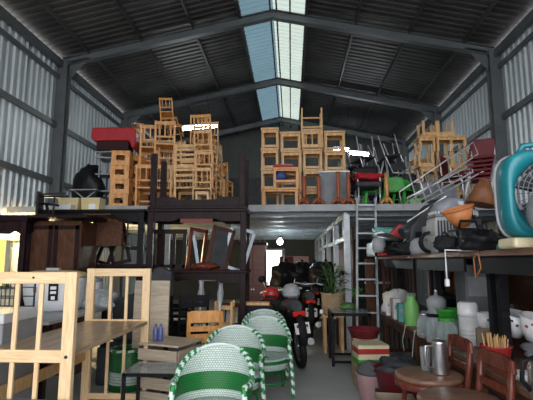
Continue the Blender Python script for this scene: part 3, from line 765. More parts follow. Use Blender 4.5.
for i, (u, Y, rz, lab) in enumerate(((284, 8.7, .45, 'motorbike parked by the bright back doorway, leftmost of the huddle'), (296, 10.4, .15, 'motorbike in the middle of the dark huddle, below the bulb'), (314, 10.3, -.1, 'motorbike in the huddle close to the steel partition posts'), (326, 9.3, -.12, 'motorbike parked against the partition behind the wicker planter'))):
    place(mk, lab, (ux(u, Y), Y, 0), rot=(0, .04, rz))
for i, (u, v, Y, r, lab) in enumerate(((284, 268, 9.2, .24, 'black bundle heaped on the motorbike by the back doorway'), (300, 266, 10.3, .26, 'black bundle heaped on the middle motorbikes'), (313, 263, 10.7, .34, 'tallest black bundle above the motorbike huddle'), (324, 266, 9.9, .28, 'black bundle beside the steel posts of the partition'))):
    p_ = at(u, v, Y); t = thing('black_bundle', lab, 'bundle', (p_.x, Y, .88))
    MB().blob((0, 0, .27), (r*1.1, .3, .30), i+11, 20, .45).build('bag', 'bag', t)
    MB().tube([(0, 0, .5), (.03, 0, .58), (.05, .01, .62)], [.03, .02, .04], 8).build('knot', 'bag', t)
t = thing('helmet', 'pale grey helmet on the nearest motorbike seat', 'helmet', (ux(291, 6.95), 6.75, .93))
MB().lathe([(.115, 0), (.135, .05), (.13, .12), (.09, .18), (0, .205)], n=20).build('shell', 'lgrey', t); MB().box((0, -.13, .05), (.18, .04, .05)).build('visor', 'film', t, bevel=.01)
t = thing('red_helmet', 'red helmet hanging low beside the nearest motorbike', 'helmet', (ux(271, 7.2), 7.2, .86))
MB().lathe([(.115, 0), (.135, .05), (.13, .12), (.09, .18), (0, .205)], n=20).build('shell', 'red', t); MB().box((0, -.125, .05), (.18, .04, .04)).build('visor', 'blk', t, bevel=.01)
tag(MB().box((0, 0, .43), (.34, .3, .86)).build('speaker_box', 'blk', loc=(ux(271, 7.2), 7.22, 0), bevel=.01), 'black box under the red helmet beside the motorbikes', 'box')
# signboard on back wall
t = thing('wall_sign', 'red and pale board fixed on the back wall above the motorbikes', 'sign', at(294, 262, YB-.06))
MB().box((-.0, 0, 0), (1.15, .03, .45)).build('board', 'pink', t); MB().box((-.28, -.02, .0), (.5, .012, .43)).build('red_panel', 'dred', t)

# brown cabinet left of the aisle
t = thing('wardrobe', 'plain red-brown wardrobe standing left of the back doorway', 'wardrobe', (ux(253, 8.3), 8.5, 0))
M['wrd'] = wood('wardrobe_brown', (.12, .04, .03), (.19, .07, .05)); MB().box((0, 0, .9), (.46, .5, 1.74)).build('body', 'wrd', t, bevel=.008); MB().box((0, 0, 1.79), (.52, .55, .05)).build('top', 'dark', t, bevel=.004)
MB().box((0, 0, .015), (.46, .48, .03)).build('plinth', 'dark', t); 
for s_ in (-1, 1):
    d_ = MB().box((s_*.113, -.258, .92), (.215, .016, 1.62)).build('door', 'wrd', t, bevel=.003); MB().cyl((s_*.02, -.28, .95), (s_*.02, -.265, .95), .012, 8).build('knob', 'inox', d_)
# lattice behind (245-262, 212-240): wire panel
t = thing('wire_fence', 'grey wire mesh panel standing on the wardrobe', 'panel', (ux(252, 8.6), 8.62, 1.815))
b = MB()
for i in range(6): b.cyl((-.25+i*.1, 0, 0), (-.25+i*.1, 0, .46), .005, 5)
for i in range(5): b.cyl((-.25, 0, .01+i*.11), (.25, 0, .01+i*.11), .005, 5)
b.build('mesh', 'steel', t)

# ================================================================== planter, black table frame, ladder
px_ = ux(333, 7.3)
t = thing('black_table_frame', 'black low table frame standing beside the aisle, pot plant tray behind', 'table', (ux(347, 6.6)+.02, 6.75, 0))
b = MB()
for sx in (-1, 1):
    for sy in (-1, 1): MB().box((sx*.26, sy*.27, .36), (.04, .04, .72)).build('leg', 'blk', t)
b.box((0, -.27, .71), (.56, .04, .04)).box((0, .27, .71), (.56, .04, .04)).box((-.26, 0, .71), (.04, .54, .04)).box((.26, 0, .71), (.04, .54, .04)).build('top_frame', 'blk', t)
for sy in (-1, 1): MB().box((0, sy*.27, .06), (.5, .03, .03)).build('stretcher', 'blk', t)
MB().box((0, 0, .735), (.54, .56, .012)).build('tabletop', 'glass', t)
tag(MB().blob((0, 0, .06), (.12, .10, .06), 4, 16, .2).build('green_bundle', 'leaf', loc=(ux(347, 6.7), 6.7, .742)), 'small green bundle lying on the black table frame', 'bundle')
t = thing('plant_stand', 'tall wooden stand under the wicker planter', 'stand', (px_, 7.55, 0)); 
MB().box((0, 0, .57), (.34, .34, .03)).build('top', 'honey', t); legs_at(t, .32, .32, .555, .045, 'honey')
t = thing('potted_plant', 'leafy plant in a wicker pot beside the front steel post', 'plant', (px_, 7.5, .585))
MB().lathe([(.15, 0), (.175, .15), (.19, .34), (.2, .36), (.17, .36), (.16, .3)], n=24).build('pot', 'wick', t)
MB().lathe([(0, .31), (.165, .31)], n=18).build('soil', 'brown', t)
def leaves(mb, n, r, h, z0, seed, lw=.05, ll=.17):
    rd = random.Random(seed)
    for i in range(n):
        a = rd.uniform(0, 2*PI); rr = rd.uniform(.1, 1)*r; z = z0+rd.uniform(.1, 1)*h
        c = Vector((math.cos(a)*rr, math.sin(a)*rr, z)); d = Vector((math.cos(a), math.sin(a), rd.uniform(-.4, .9))).normalized(); s_ = d.cross(Vector((0, 0, 1))).normalized()
        nn = s_.cross(d); L = ll*rd.uniform(.6, 1.2)
        mb.add([c, c+d*L*.5+s_*lw*.5+nn*.01, c+d*L, c+d*L*.5-s_*lw*.5+nn*.01], [(0, 1, 2, 3)], 0, True)
b = MB(); leaves(b, 130, .2, .5, .3, 5); b.build('foliage', 'leaf', t)
b = MB()
for i in range(7): a = i*.9; b.tube([(0, 0, .3), (math.cos(a)*.08, math.sin(a)*.08, .55), (math.cos(a)*.17, math.sin(a)*.17, .8)], .006, 5)
b.build('stem', 'leaf', t)
t = thing('potted_plant', 'low bright green plant in a dark pot behind the ladder foot', 'plant', (ux(353, 7.6), 7.9, .62))
MB().lathe([(.1, 0), (.14, .2), (.13, .2)], n=18).build('pot', 'dgrey', t); b = MB(); leaves(b, 150, .17, .22, .12, 8, .05, .12); b.build('foliage', 'lgreen', t)
tag(MB().box((0, 0, .3), (.5, .5, .6)).build('wooden_chest', 'brown', loc=(ux(353, 7.6), 7.95, .0), bevel=.01), 'brown wooden chest under the bright green plant', 'chest')
# ladder leaning on mezzanine edge
YL0, YL1 = 6.9, 7.62
t = thing('ladder', 'aluminium ladder leaning against the mezzanine edge', 'ladder', (0, 0, 0))
a0, a1 = at(357, 330, YL0), at(378, 330, YL0)
for uu, vb, ut, vt in ((357, 330, 357, 199), (378, 330, 375, 199)):
    p0 = at(uu, vb, YL0); p1 = at(ut, vt, YL1); d_ = (p1-p0); p0 = p0-d_*(p0.z/d_.z); 
    MB().bar(p0, p1, .03, .06).build('rail', 'galv', t); 
    if uu < 360: LA = (p0, p1)
    else: LB = (p0, p1)
for i in range(10):
    f = (i+.75)/10.2; MB().bar(LA[0].lerp(LA[1], f), LB[0].lerp(LB[1], f), .045, .025).build('rung', 'galv', t)

# ================================================================== MEZZANINE GOODS
# --- boxy stools
bs = stool('box_stool', '', 'stool', .40, .40, .355, 'honey', tt=.035, lw=.05, rail=.035, apron=.05, group='boxy wooden stools stacked on the mezzanine')
YS = 8.5
def col_of(u0, u1, zs, names, h, Y=YS, m=bs, base=.355, group=None, jit=.02):
    x0, x1 = ux(u0, Y), ux(u1, Y); W = x1-x0
    for i in range(zs):
        place(m, names[i], ((x0+x1)/2+random.uniform(-jit, jit)*.5, Y+.2+random.uniform(-jit, jit), ZM+i*h), rz=random.uniform(-.02, .02), sc=(W/.40, 1, h/base))
ordn = ['bottom', 'second', 'third', 'top', 'fifth', 'sixth']
def nm(cnt, where):
    L = []
    for i in range(cnt):
        pos = 'topmost' if i == cnt-1 else ('lowest' if i == 0 else ordn[i]+' from the bottom')
        L.append('boxy honey stool, %s in the %s' % (pos, where))
    return L
col_of(261, 279.5, 4, nm(4, 'narrow left column beside the skylight end'), .415)
col_of(281, 303, 4, nm(4, 'second column from the left'), .395)
col_of(303.5, 324.5, 4, nm(4, 'tallest column, under the upturned chair'), .405)
col_of(326, 348.5, 4, nm(4, 'rightmost column next to the tube lamps'), .395)
up = chair('wooden_chair', '', .42, .40, .45, .9, 'honey', 'slats', 3, lw=.03)
x0 = ux(314, YS)
place(up, 'honey chair upside down on the tallest boxy stool column, two legs up', (x0, YS+.2, ZM+.405*4+.44), rot=(PI, 0, 0), sc=(1, 1, .93))
# front stools
fs = stool('low_table', '', 'table', .66, .36, .33, 'orange', tt=.035, lw=.05, rail=0, apron=.03)
xs_ = ux(280.5, 7.95)
place(fs, 'low orange-wood table at the mezzanine edge, below the boxy stools', (xs_, 8.02, ZM))
f2 = stool('square_stool', '', 'stool', .48, .34, .38, 'orange', tt=.035, lw=.05, rail=.13, apron=.03)
place(f2, 'orange wooden stool standing on the low orange table', (ux(286.5, 7.95), 8.02, ZM+.33))
tag(MB().box((0, 0, .03), (.36, .26, .05), mi=0).box((.06, 0, .062), (.24, .2, .014), mi=1).build('folded_cloth', ['redf', 'offw'], loc=(ux(283, 7.95), 8.02, ZM+.71+.005), rot=(0, .0, .1), bevel=.012), 'red and white folded cloth on top of the orange stool', 'cloth')
tag(MB().blob((0, 0, .09), (.12, .1, .1), 8, 14, .3).build('blue_bag', 'blue', loc=(ux(281, 8.05), 8.0, ZM+.33+.15)), 'blue bag hanging inside the orange stool frame', 'bag')
# red turned pedestals
def pedestal(label, u, Y, h, m, hint='turned'):
    t = thing('turned_pedestal', label, 'pedestal', (ux(u, Y), Y, ZM))
    MB().lathe([(.028, .05), (.05, .1), (.03, .16), (.036, .3), (.045, h*.6), (.028, h*.8), (.04, h)], n=14).build('post', m, t)
    b = MB()
    for k in range(4): a = k*PI/2+.5; b.tube([(0, 0, .14), (math.cos(a)*.07, math.sin(a)*.07, .1), (math.cos(a)*.15, math.sin(a)*.15, .015)], [.03, .028, .018], 8)
    b.build('feet', m, t)
pedestal('red-brown turned pedestal at the mezzanine edge, left of the pair beside the grey panel', 340, 7.9, .62, 'terr')
pedestal('red-brown turned pedestal at the mezzanine edge, right of the pair beside the grey panel', 350.5, 7.9, .6, 'terr')
pedestal('bright orange turned pedestal between the green chairs', 389.5, 7.9, .58, 'orange')
pedestal('red-brown turned pedestal in front of the boxy stools, left', 305, 7.95, .55, 'terr')
pedestal('red-brown turned pedestal in front of the boxy stools, right', 320, 7.95, .55, 'terr')
mb = MB().box((0, 0, .33), (.56, .03, .66)); t = thing('folding_screen', 'grey upright panel behind the red turned pedestals', 'panel', (ux(336, 8.15), 8.2, ZM), rot=(.05, 0, 0)); mb.build('panel', 'grey', t, bevel=.01); MB().box((0, -.0, .68), (.58, .05, .03)).build('top_rail', 'steel', t)
# dark chair with red cloth
t = thing('office_chair', 'black chair with dark red cloth over it on the mezzanine', 'chair', (ux(371, 8.0), 8.12, ZM))
MB().box((0, 0, .40), (.46, .44, .1)).build('seat', 'dgrey', t, bevel=.03); MB().box((0, .2, .62), (.46, .08, .34)).build('backrest', 'blk', t, bevel=.03)
b = MB()
for sx in (-1, 1):
    for sy in (-1, 1): b.cyl((sx*.19, sy*.18, 0), (sx*.19, sy*.18, .36), .012, 6)
b.build('legs', 'chrome', t); MB().tube([(-.2, .2, .6), (-.24, .1, .68), (-.2, -.15, .6), (-.2, -.2, .4)], .014, 6).tube([(.2, .2, .6), (.24, .1, .68), (.2, -.15, .6), (.2, -.2, .4)], .014, 6).build('armrest', 'chrome', t)
tag(MB().blob((0, 0, .07), (.26, .2, .085), 6, 22, .35).build('red_cloth', 'redf', loc=(ux(371, 7.95), 8.0, ZM+.46)), 'crumpled dark red cloth on the black chair seat', 'cloth')
# green plastic chairs
def green_chair():
    t = thing('plastic_chair', '', 'chair', group='green plastic chairs on the mezzanine')
    MB().box((0, 0, .42), (.42, .42, .03)).build('seat', 'green', t, bevel=.012)
    for sx in (-1, 1):
        for sy in (-1, 1): MB().bar((sx*.17, sy*.17, .41), (sx*.21, sy*.21, 0), .05, .03).build('leg', 'green', t)
    MB().prism([(-.2, .43), (.2, .43), (.19, .74), (.13, .8), (-.13, .8), (-.19, .74)], .02, 'y', (0, .2, 0)).build('backrest', 'green', t, bevel=.008)
    return t
gc = green_chair()
for u, rz, r3, lab in ((379, 0, None, 'green plastic chair left of the orange pedestal'), (398, PI, None, 'green plastic chair right of the orange pedestal'), (412, .3, None, 'green plastic chair below the chrome frames, rightmost of the green ones')):
    place(gc, lab, (ux(u, 8.2), 8.45 if u != 412 else 8.3, ZM), rz, sc=(1, 1, .72))
tag(MB().box((0, 0, .06), (.2, .22, .12)).build('green_box', 'lgreen', loc=(ux(417, 7.95), 7.95, ZM), bevel=.01), 'bright green small box at the mezzanine edge under the chrome frames', 'box')
# chrome chair heap: tubular chairs upside down
def chrome_chair():
    t = thing('chrome_chair', '', 'chair', group='chrome tube chairs piled on the mezzanine')
    MB().box((0, 0, .45), (.38, .38, .04)).build('seat', 'dgrey', t, bevel=.012)
    for sx in (-1, 1):
        MB().tube([(sx*.18, -.17, .43), (sx*.2, -.21, 0)], .012, 7).build('leg', 'chrome', t)
        MB().tube([(sx*.2, .21, 0), (sx*.18, .17, .43), (sx*.18, .22, .84)], .012, 7).build('leg', 'chrome', t)
    MB().tube([(-.18, .22, .84), (0, .24, .88), (.18, .22, .84)], .012, 7).build('back_frame', 'chrome', t)
    MB().box((0, .215, .72), (.34, .025, .16)).build('backrest', 'dgrey', t, bevel=.008)
    return t
cc = chrome_chair()
# base tables that carry the heap
def mez_table(label, u0, u1, Y, h, m='dark', d=.6):
    x0, x1 = ux(u0, Y), ux(u1, Y); t = thing('long_table', label, 'table', ((x0+x1)/2, Y+d/2, ZM))
    MB().box((0, 0, h-.02), (x1-x0, d, .04)).build('tabletop', m, t, bevel=.004); legs_at(t, x1-x0-.04, d-.04, h-.04, .05, m); return t
mez_table('dark table on the mezzanine carrying the pile of chrome chairs', 350, 412, 8.75, .62)
heap = [(355, .62, 2.95, .2), (362, 1.06, 3.0, .5), (378, .62, 3.25, -.2), (386, 1.06, 2.9, .4), (401, .62, 3.1, -.3)]
hl = ['leftmost on the table', 'second from the left on the table', 'above the red cloth', 'above the orange pedestal', 'right of the orange pedestal', 'rightmost on the table']
for i, (u, z, rx, rz) in enumerate(heap):
    place(cc, 'upside-down chrome tube chair in the pile, '+hl[i], (ux(u, 9.0), 9.05, ZM+z+.47), rot=(rx, random.uniform(-.25, .25), rz))
mez_table('dark low table on the mezzanine under the second row of chrome chairs', 402, 428, 8.9, .42)
for i, (u, Y, z, rx, rz, lab) in enumerate(((344, 9.7, .62, 2.9, .4, 'behind the grey screen'), (358, 9.75, 1.02, 3.0, -.4, 'high behind the tube lamps'), (372, 9.8, .62, 3.2, .8, 'high behind the black chair'), (388, 9.8, 1.02, 2.8, -.2, 'highest, behind the orange pedestal'), (410, 9.2, .42, 3.05, .3, 'on the low table'), (399, 9.75, .62, 3.3, .3, 'at the back right'))):
    place(cc, 'upside-down chrome tube chair in the pile, '+lab, (ux(u, Y), Y, ZM+z+.47), rot=(rx, .15*(-1)**i, rz))
mez_table('dark long table at the back carrying the rear chrome chairs', 340, 404, 9.45, .62)
for i, (u, Y, z, r_, m_, lab) in enumerate(((357, 9.7, .62, .26, 'dgrey', 'dark padded bundle at the back left of the chrome chair pile'), (375, 9.75, .62, .28, 'bag', 'black bundle in the middle of the chrome chair pile'), (391, 9.7, .62, .26, 'tarp', 'grey bundle at the back right of the chrome chair pile'), (424, 8.3, 0, .2, 'tarp', 'grey crumpled bundle between green chairs and stool pile'), (413, 8.75, .42, .22, 'dgrey', 'dark bundle on the low table behind the green chairs'))):
    t = thing('cloth_bundle', lab, 'bundle', (ux(u, Y), Y+.03, ZM+z)); MB().blob((0, 0, r_*.66), (r_, r_*.7, r_*.8), 90+i, 20, .4).build('bundle', m_, t)
    MB().tube([(-r_*.6, -r_*.4, .1), (0, -r_*.72, r_*.7), (r_*.6, -r_*.4, .1)], .01, 6).build('tie', 'offw', t)
# background goods on the mezzanine
def big_block(label, u0, u1, Y, h, m, cat='cabinet', name='cabinet', d=.5):
    x0, x1 = ux(u0, Y), ux(u1, Y); t = thing(name, label, cat, ((x0+x1)/2, Y+d/2, ZM)); W = x1-x0
    MB().box((0, 0, h/2), (W, d, h)).build('body', m, t, bevel=.008)
    for s_ in (-1, 1): MB().box((s_*W/4, -d/2-.009, h/2), (W/2-.03, .016, h-.08)).build('door', m, t, bevel=.004)
    return t
big_block('dark cabinet at the back of the mezzanine behind the chair stacks', 214, 262, 10.6, 1.05, 'dgrey')
big_block('low black cabinet at the back of the mezzanine, behind the chrome chairs', 378, 432, 10.4, 1.05, 'blk')
big_block('dark brown cabinet behind the orange chair stacks', 130, 178, 9.7, 1.2, 'brown')
# grey padded thing + pallets stack right
t = thing('mattress_roll', 'grey cloth-covered block under the stacked wooden frames', 'mattress', (ux(445, 8.0)+.02, 8.35, ZM)); MB().box((0, 0, .295), (.74, .5, .35)).build('cover', 'cloth', t, bevel=.05); MB().box((0, 0, .06), (.6, .48, .12)).build('base', 'dgrey', t)
wf_ = stool('pallet_stool', '', 'stool', .40, .40, .30, 'honey', tt=.03, lw=.055, rail=.0, apron=.05, group='wooden stools piled beside the right wall')
k = 0
pn_ = []
P = [(430, 0, 'lower left of'), (452, 1, 'lower right of'), (435, 2, 'middle left of'), (454, 2, 'middle right of'), (434, 3, 'upper left of'), (450, 3, 'upper right of'), (438, 4, 'very top of')]
Yp = 8.45
zb = ZM+.47
def nlev(z): return z
lv = [0, .29, .58]
rowname = ['bottom', 'second', 'third', 'top']; colname = ['left end', 'middle', 'right end']
lay = [(430+random.uniform(-2, 2)+c_*16.5+(3 if l_ == 3 else 0), l_, 'honey wooden stool, %s of the %s row of the pile at the right wall' % (colname[c_], rowname[l_])) for l_ in range(4) for c_ in range(3 if l_ < 3 else 2)]
for u, l_, lab in lay:
    flip = l_ % 2 == 1
    place(wf_, lab, (ux(u, Yp), Yp+random.uniform(-.03, .03), zb+.30*l_+(.30 if flip else 0)), rot=(PI if flip else 0, 0, random.uniform(-.06, .06)), sc=(.78, .9, 1))
for u, Y, z, lab in ((419, 9.6, 0, 'honey stool behind the pile, lowest of the receding stack'), (419, 9.6, 1, 'honey stool behind the pile, second of the receding stack'), (421, 9.6, 2, 'honey stool behind the pile, third of the receding stack'), (423, 9.6, 3, 'honey stool behind the pile, topmost of the receding stack')):
    place(wf_, lab, (ux(u, Y), Y, ZM+.30*z), rz=.1)
place(wf_, 'honey stool standing alone under the right end of the stool pile', (ux(469, 8.2)-.02, 8.25, ZM), sc=(.8, .8, 1))
place(wf_, 'honey stool stacked on the lone stool beside the red chairs', (ux(469, 8.2)-.02, 8.25, ZM+.30), sc=(.8, .8, 1))
# red chairs stack near right wall
def red_chair():
    t = thing('stacking_chair', '', 'chair', group='dark red stacking chairs by the right wall')
    MB().box((0, 0, .44), (.42, .40, .05)).build('seat', 'dred', t, bevel=.02)
    MB().box((0, .2, .70), (.40, .04, .30)).build('backrest', 'dred', t, bevel=.018)
    for sx in (-1, 1):
        MB().tube([(sx*.2, -.19, 0), (sx*.2, -.17, .42), (sx*.2, .17, .42), (sx*.2, .21, 0)], .011, 7).build('leg', 'chrome', t); MB().tube([(sx*.19, .17, .42), (sx*.19, .21, .84)], .011, 7).build('back_frame', 'chrome', t)
    return t
rd_ = red_chair()
rl = ['lowest', 'second', 'third', 'fourth', 'fifth', 'topmost']
for i in range(6):
    place(rd_, 'dark red stacking chair, %s in the leaning stack under the wall column' % rl[i], (ux(484+i*.9, 7.9), 7.9-.01*i, ZM+.075*i), rot=(0, -.0, -.5+.0*i))
for i in range(2):
    place(rd_, 'dark red chair turned to the left of the stack, %s' % ['lower', 'upper'][i], (ux(470, 7.95)-.12, 8.05, ZM+.0+.085*i), rot=(0, 0, .9)) 
# diagonal chrome frames (folded table legs)
def tube_frame(label, p, q, off, r=.014):
    p, q, off = Vector(p), Vector(q), Vector(off)
    t = thing('tube_trestle', label, 'frame', p); L = [Vector((0, 0, 0)), q-p, q-p+off, off]
    MB().tube(L, r, 7, True).build('frame', 'chrome', t); [MB().tube([(q-p)*f, (q-p)*f+off], r*.8, 6).build('crossbar', 'chrome', t) for f in (.35, .65)]
tube_frame('long chrome tube frame sloping up to the right over the mezzanine edge', at(402, 205.5, 7.75), at(478, 154, 7.75), at(399, 192, 7.9)-at(402, 205.5, 7.75))
tube_frame('chrome tube frame sloping low above the grey fringed shade', at(418, 206, 7.72), at(486, 170, 7.72), at(414, 195, 7.8)-at(418, 206, 7.72))
tube_frame('middle chrome tube frame sloping up between the two long ones', at(409, 206, 7.74), at(473, 172, 7.74), at(407, 198, 7.8)-at(409, 206, 7.74))
tube_frame('short chrome tube frame standing crooked at the mezzanine edge', at(427, 205, 7.75), at(417, 170, 7.75), at(418, 205, 7.9)-at(427, 205, 7.75))

# --- LEFT mezzanine
YO = 8.3
# grey shelf rack
x0, x1 = ux(93, YO), ux(113, YO)
t = thing('shelf_rack', 'grey metal rack with four thin shelves left of the orange stools', 'rack', ((x0+x1)/2, YO+.25, ZM))
for z in (.08, .38, .72, 1.05, 1.15+.02): MB().box((-.03, -.02, z), (x1-x0+.1, .42, .025)).build('shelf', 'lgrey', t)
for sx in (-1, 1):
    for sy in (-1, 1): MB().box((sx*(x1-x0)/2, sy*.19, .6), (.03, .03, 1.2)).build('post', 'steel', t)
MB().box((.06, .1, .6), (x1-x0-.16, .2, 1.0)).build('back_panel', 'lgrey', t)
# red bench seat on top
t = thing('red_sofa', 'red upholstered seat on a dark base, on top of the grey rack', 'sofa', (ux(109, YO)-.02, YO+.12, ZM+1.185))
MB().prism([(-.42, .22), (-.36, .17), (.30, .17), (.38, -.0), (.44, .1), (.44, .40), (.34, .44), (-.40, .44)][::-1], .5, 'y').build('seat', 'redf', t, bevel=.03)
MB().box((-.02, .02, .09), (.62, .4, .18)).build('base', 'darkf', t, bevel=.01)
t.rotation_euler = (0, -.03, .12)
# stack of orange stools with square hole
def hole_stool():
    t = thing('cutout_stool', '', 'stool', group='orange cut-out stools stacked on the mezzanine')
    w_, h_ = .34, .27
    for sy in (-1, 1):
        b = MB(); y = sy*.15
        b.box((-w_/2+.045, y, h_/2), (.09, .02, h_)); b.box((w_/2-.045, y, h_/2), (.09, .02, h_)); b.box((0, y, .04), (w_-.18, .02, .08)); b.box((0, y, h_-.045), (w_-.18, .02, .09)); b.build('side_panel', 'orange', t)
    for sx in (-1, 1): MB().box((sx*(w_/2-.012), 0, h_/2), (.02, .28, h_-.03)).build('end_panel', 'orange', t)
    MB().box((0, 0, h_-.01), (w_+.03, .34, .02)).build('seat', 'orange', t, bevel=.004)
    return t
hs_ = hole_stool()
for i in range(4):
    place(hs_, 'orange stool with square cut-out, %s of the left stack beside the grey rack' % ['lowest', 'second', 'third', 'topmost'][i], (ux(118, 8.1)+random.uniform(-.01, .01), 8.1, ZM+.272*i), rz=.12)
for i in range(4):
    place(hs_, 'orange stool with square cut-out, %s of the second stack from the rack' % ['lowest', 'second', 'third', 'topmost'][i], (ux(131, 8.3)+random.uniform(-.01, .01), 8.5, ZM+.268*i), rz=-.2, sc=(.8, 1, 1))
# slatted headboards upright
def headboard(label, u0, u1, Y, z0, h, m, n, rot=None, g=None):
    x0, x1 = ux(u0, Y), ux(u1, Y); W = x1-x0
    t = thing('slatted_headboard', label, 'headboard', ((x0+x1)/2, Y, z0), rot=rot, group=g)
    for s_ in (-1, 1): MB().box((s_*(W/2-.02), 0, h/2), (.04, .04, h)).build('post', m, t)
    MB().box((0, 0, h-.05), (W-.08, .025, .05)).box((0, 0, .12), (W-.08, .025, .05)).build('rail', m, t)
    for i in range(n): MB().box((-W/2+.04+(W-.08)*(i+.5)/n, 0, h/2+.02), (.022, .014, h-.2)).build('slat', m, t)
headboard('tall brown slatted cot side standing behind the orange stools', 134, 160, 8.95, ZM, 1.6, 'brown', 4)
headboard('tall honey slatted cot side behind the armchair stack', 152, 181, 9.2, ZM, 1.62, 'honey', 5, (0, .02, .1))
headboard('pale slatted cot side standing at the front of the mezzanine chairs', 126, 171, 8.72, ZM, 1.52, 'pine', 7)
headboard('brown slatted cot side leaning at the back left', 128, 150, 9.3, ZM, 1.65, 'orange', 4, (.0, -.03, 0))
# upright dark planks of the upturned table are its legs; extra orange chairs
oc = chair('orange_chair', '', .40, .40, .42, .84, 'orange', 'slats', 3, lw=.035)
hc = chair('honey_chair', '', .42, .40, .43, .86, 'honey', 'ladder', 3, lw=.04, arms=True)
oc_l = [(145, 8.3, 0, 0, 'orange slat-back chair low behind the raised dark table legs, left'), (146, 8.5, .84, 1, 'orange chair standing on the chair behind the left dark leg'),
        (160, 8.35, 0, 0, 'orange slat-back chair low between the raised dark table legs'), (161, 8.35, .86, 1, 'orange chair standing on another between the raised dark table legs')]
for u, Y, z, fl, lab in oc_l:
    if fl: place(oc, lab, (ux(u, Y), Y+.05, ZM+z+.02+ .0), rot=(PI, 0, PI+.1) if False else (0, 0, PI+.2))
    else: place(oc, lab, (ux(u, Y), Y, ZM+z), rz=PI+.15)
# armchair stack (173-197)
zc = ZM
place(hc, 'honey armchair at the bottom of the armchair stack above the altar tables', (ux(185, 8.3), 8.4, ZM), rz=PI, sc=(1.1, 1, 1), group='honey armchairs in one stack')
place(hc, 'honey armchair in the middle of the armchair stack above the altar tables', (ux(185, 8.3), 8.42, ZM+.44), rz=PI, sc=(1.1, 1, .95), group='honey armchairs in one stack')
place(up, 'honey chair upside down on top of the armchair stack', (ux(189, 8.3), 8.4, ZM+.83+.44+.07), rot=(PI, .05, PI), sc=(1.05, 1, 1))
# right small-chair stacks
for k_, (u, Y, n_c, wh) in enumerate(((203, 8.15, 4, 'front'), (209, 8.75, 4, 'back'), (215, 9.3, 3, 'last'))):
    for i in range(n_c):
        place(oc if (i+k_) % 2 else up, 'wooden chair, %s in the %s stack right of the armchairs' % (['lowest', 'second', 'third', 'topmost'][i], wh), (ux(u, Y)+random.uniform(-.02, .02), Y, ZM+.36*i), rz=PI+random.uniform(-.2, .2), sc=(.85, .85, .82), group='mixed wooden chairs stacked on the mezzanine')
for u, Y, z, rx, ry, rz, sc_, lab in ((163, 8.5, 1.72, .12, .1, PI+.3, .66, 'small orange chair tilted at the very top of the left mezzanine pile'), (173, 9.1, 1.62, -.1, -.2, .4, .7, 'orange chair tilted on top of the slatted cot sides'), (206, 8.8, 1.44, .1, .15, PI, .62, 'small orange chair leaning at the top right of the left pile'), (133, 9.0, 1.66, PI/2, 0, .3, .6, 'orange chair lying on the cot sides above the red seat')):
    place(oc, lab, (ux(u, Y), Y, ZM+z), rot=(rx, ry, rz), sc=(sc_, sc_, sc_))
for u, Y, z, rz, sc_, lab in ((196, 8.75, 1.30, PI+.1, .8, 'wooden chair perched high behind the armchair stack'), (172, 9.0, 0, PI, .95, 'orange chair standing behind the left of the armchair stack'), (172, 9.0, .86*.95, PI+.2, .8, 'orange chair on top of the one behind the armchair stack'), (222, 9.6, 0, PI-.3, .9, 'orange chair at the right end of the left mezzanine stacks'), (222, 9.6, .4, PI-.2, .9, 'orange chair nested on the rightmost chair of the left mezzanine stacks')):
    place(oc, lab, (ux(u, Y), Y, ZM+z), rz=rz, sc=(sc_, sc_, sc_))
sm = stool('small_stool', '', 'stool', .26, .26, .27, 'pine', tt=.02, lw=.035, rail=.02, apron=.03)
place(sm, 'small pale stool at the front of the wooden chair stacks', (ux(202, 7.95), 7.95, ZM)) 
for i, (u, Y, z) in enumerate(((128, 8.9, 1.07), (170, 9.3, 1.62))): pass
# black jacket-like dark heap left by wall (68-95,155-200) on mezzanine
t = thing('black_curtain', 'black cloth-covered heap against the left wall beside the grey rack', 'heap', (ux(80, 8.2), 8.4, ZM)); MB().blob((0, 0, .42), (.30, .22, .50), 21, 22, .3).build('cover', 'bag', t)
t = thing('folding_table', 'thin dark folding table left of the grey rack, top folded flat', 'table', (ux(80, 7.9), 7.95, ZM)); MB().box((0, 0, .33), (.52, .2, .02)).build('tabletop', 'steel', t); 
for s_ in (-1, 1): MB().bar((s_*.2, 0, 0), (-s_*.2+.0, 0, .32), .02).build('leg', 'steel', t)

# ================================================================== RIGHT: two-level tables
XT = 1.36; TL = .72; ZU = 1.53
segs = [(1.3, 3.59), (3.61, 5.1), (5.12, 6.9)]
sn = ['nearest the viewer', 'in the middle of the right row', 'furthest from the viewer in the right row']
for i, (y0, y1) in enumerate(segs):
    for lev in (0, 1):
        z = 0 if lev == 0 else TL; h = TL if lev == 0 else ZU-TL
        t = thing('work_table', '%s dark wooden table, %s' % (['lower', 'upper stacked'][lev], sn[i]), 'table', (XT+.47, (y0+y1)/2, z), group='dark work tables stacked along the right side')
        L = y1-y0; m_ = 'black' if lev else 'brown'
        MB().box((0, 0, h-.02), (.98, L, .04)).build('tabletop', 'seatw', t, bevel=.003)
        for sx in (-1, 1):
            for sy in (-1, 1): MB().box((sx*.42+(.2 if (lev and sx < 0) else 0), sy*(L/2-.07), (h-.04)/2), (.065, .065, h-.04)).build('leg', m_, t, bevel=.003)
        for ax in ((-.44 if not lev else -.42), .43): MB().box((ax, 0, h-.10), (.02, L-.16, .12)).build('apron', m_, t)
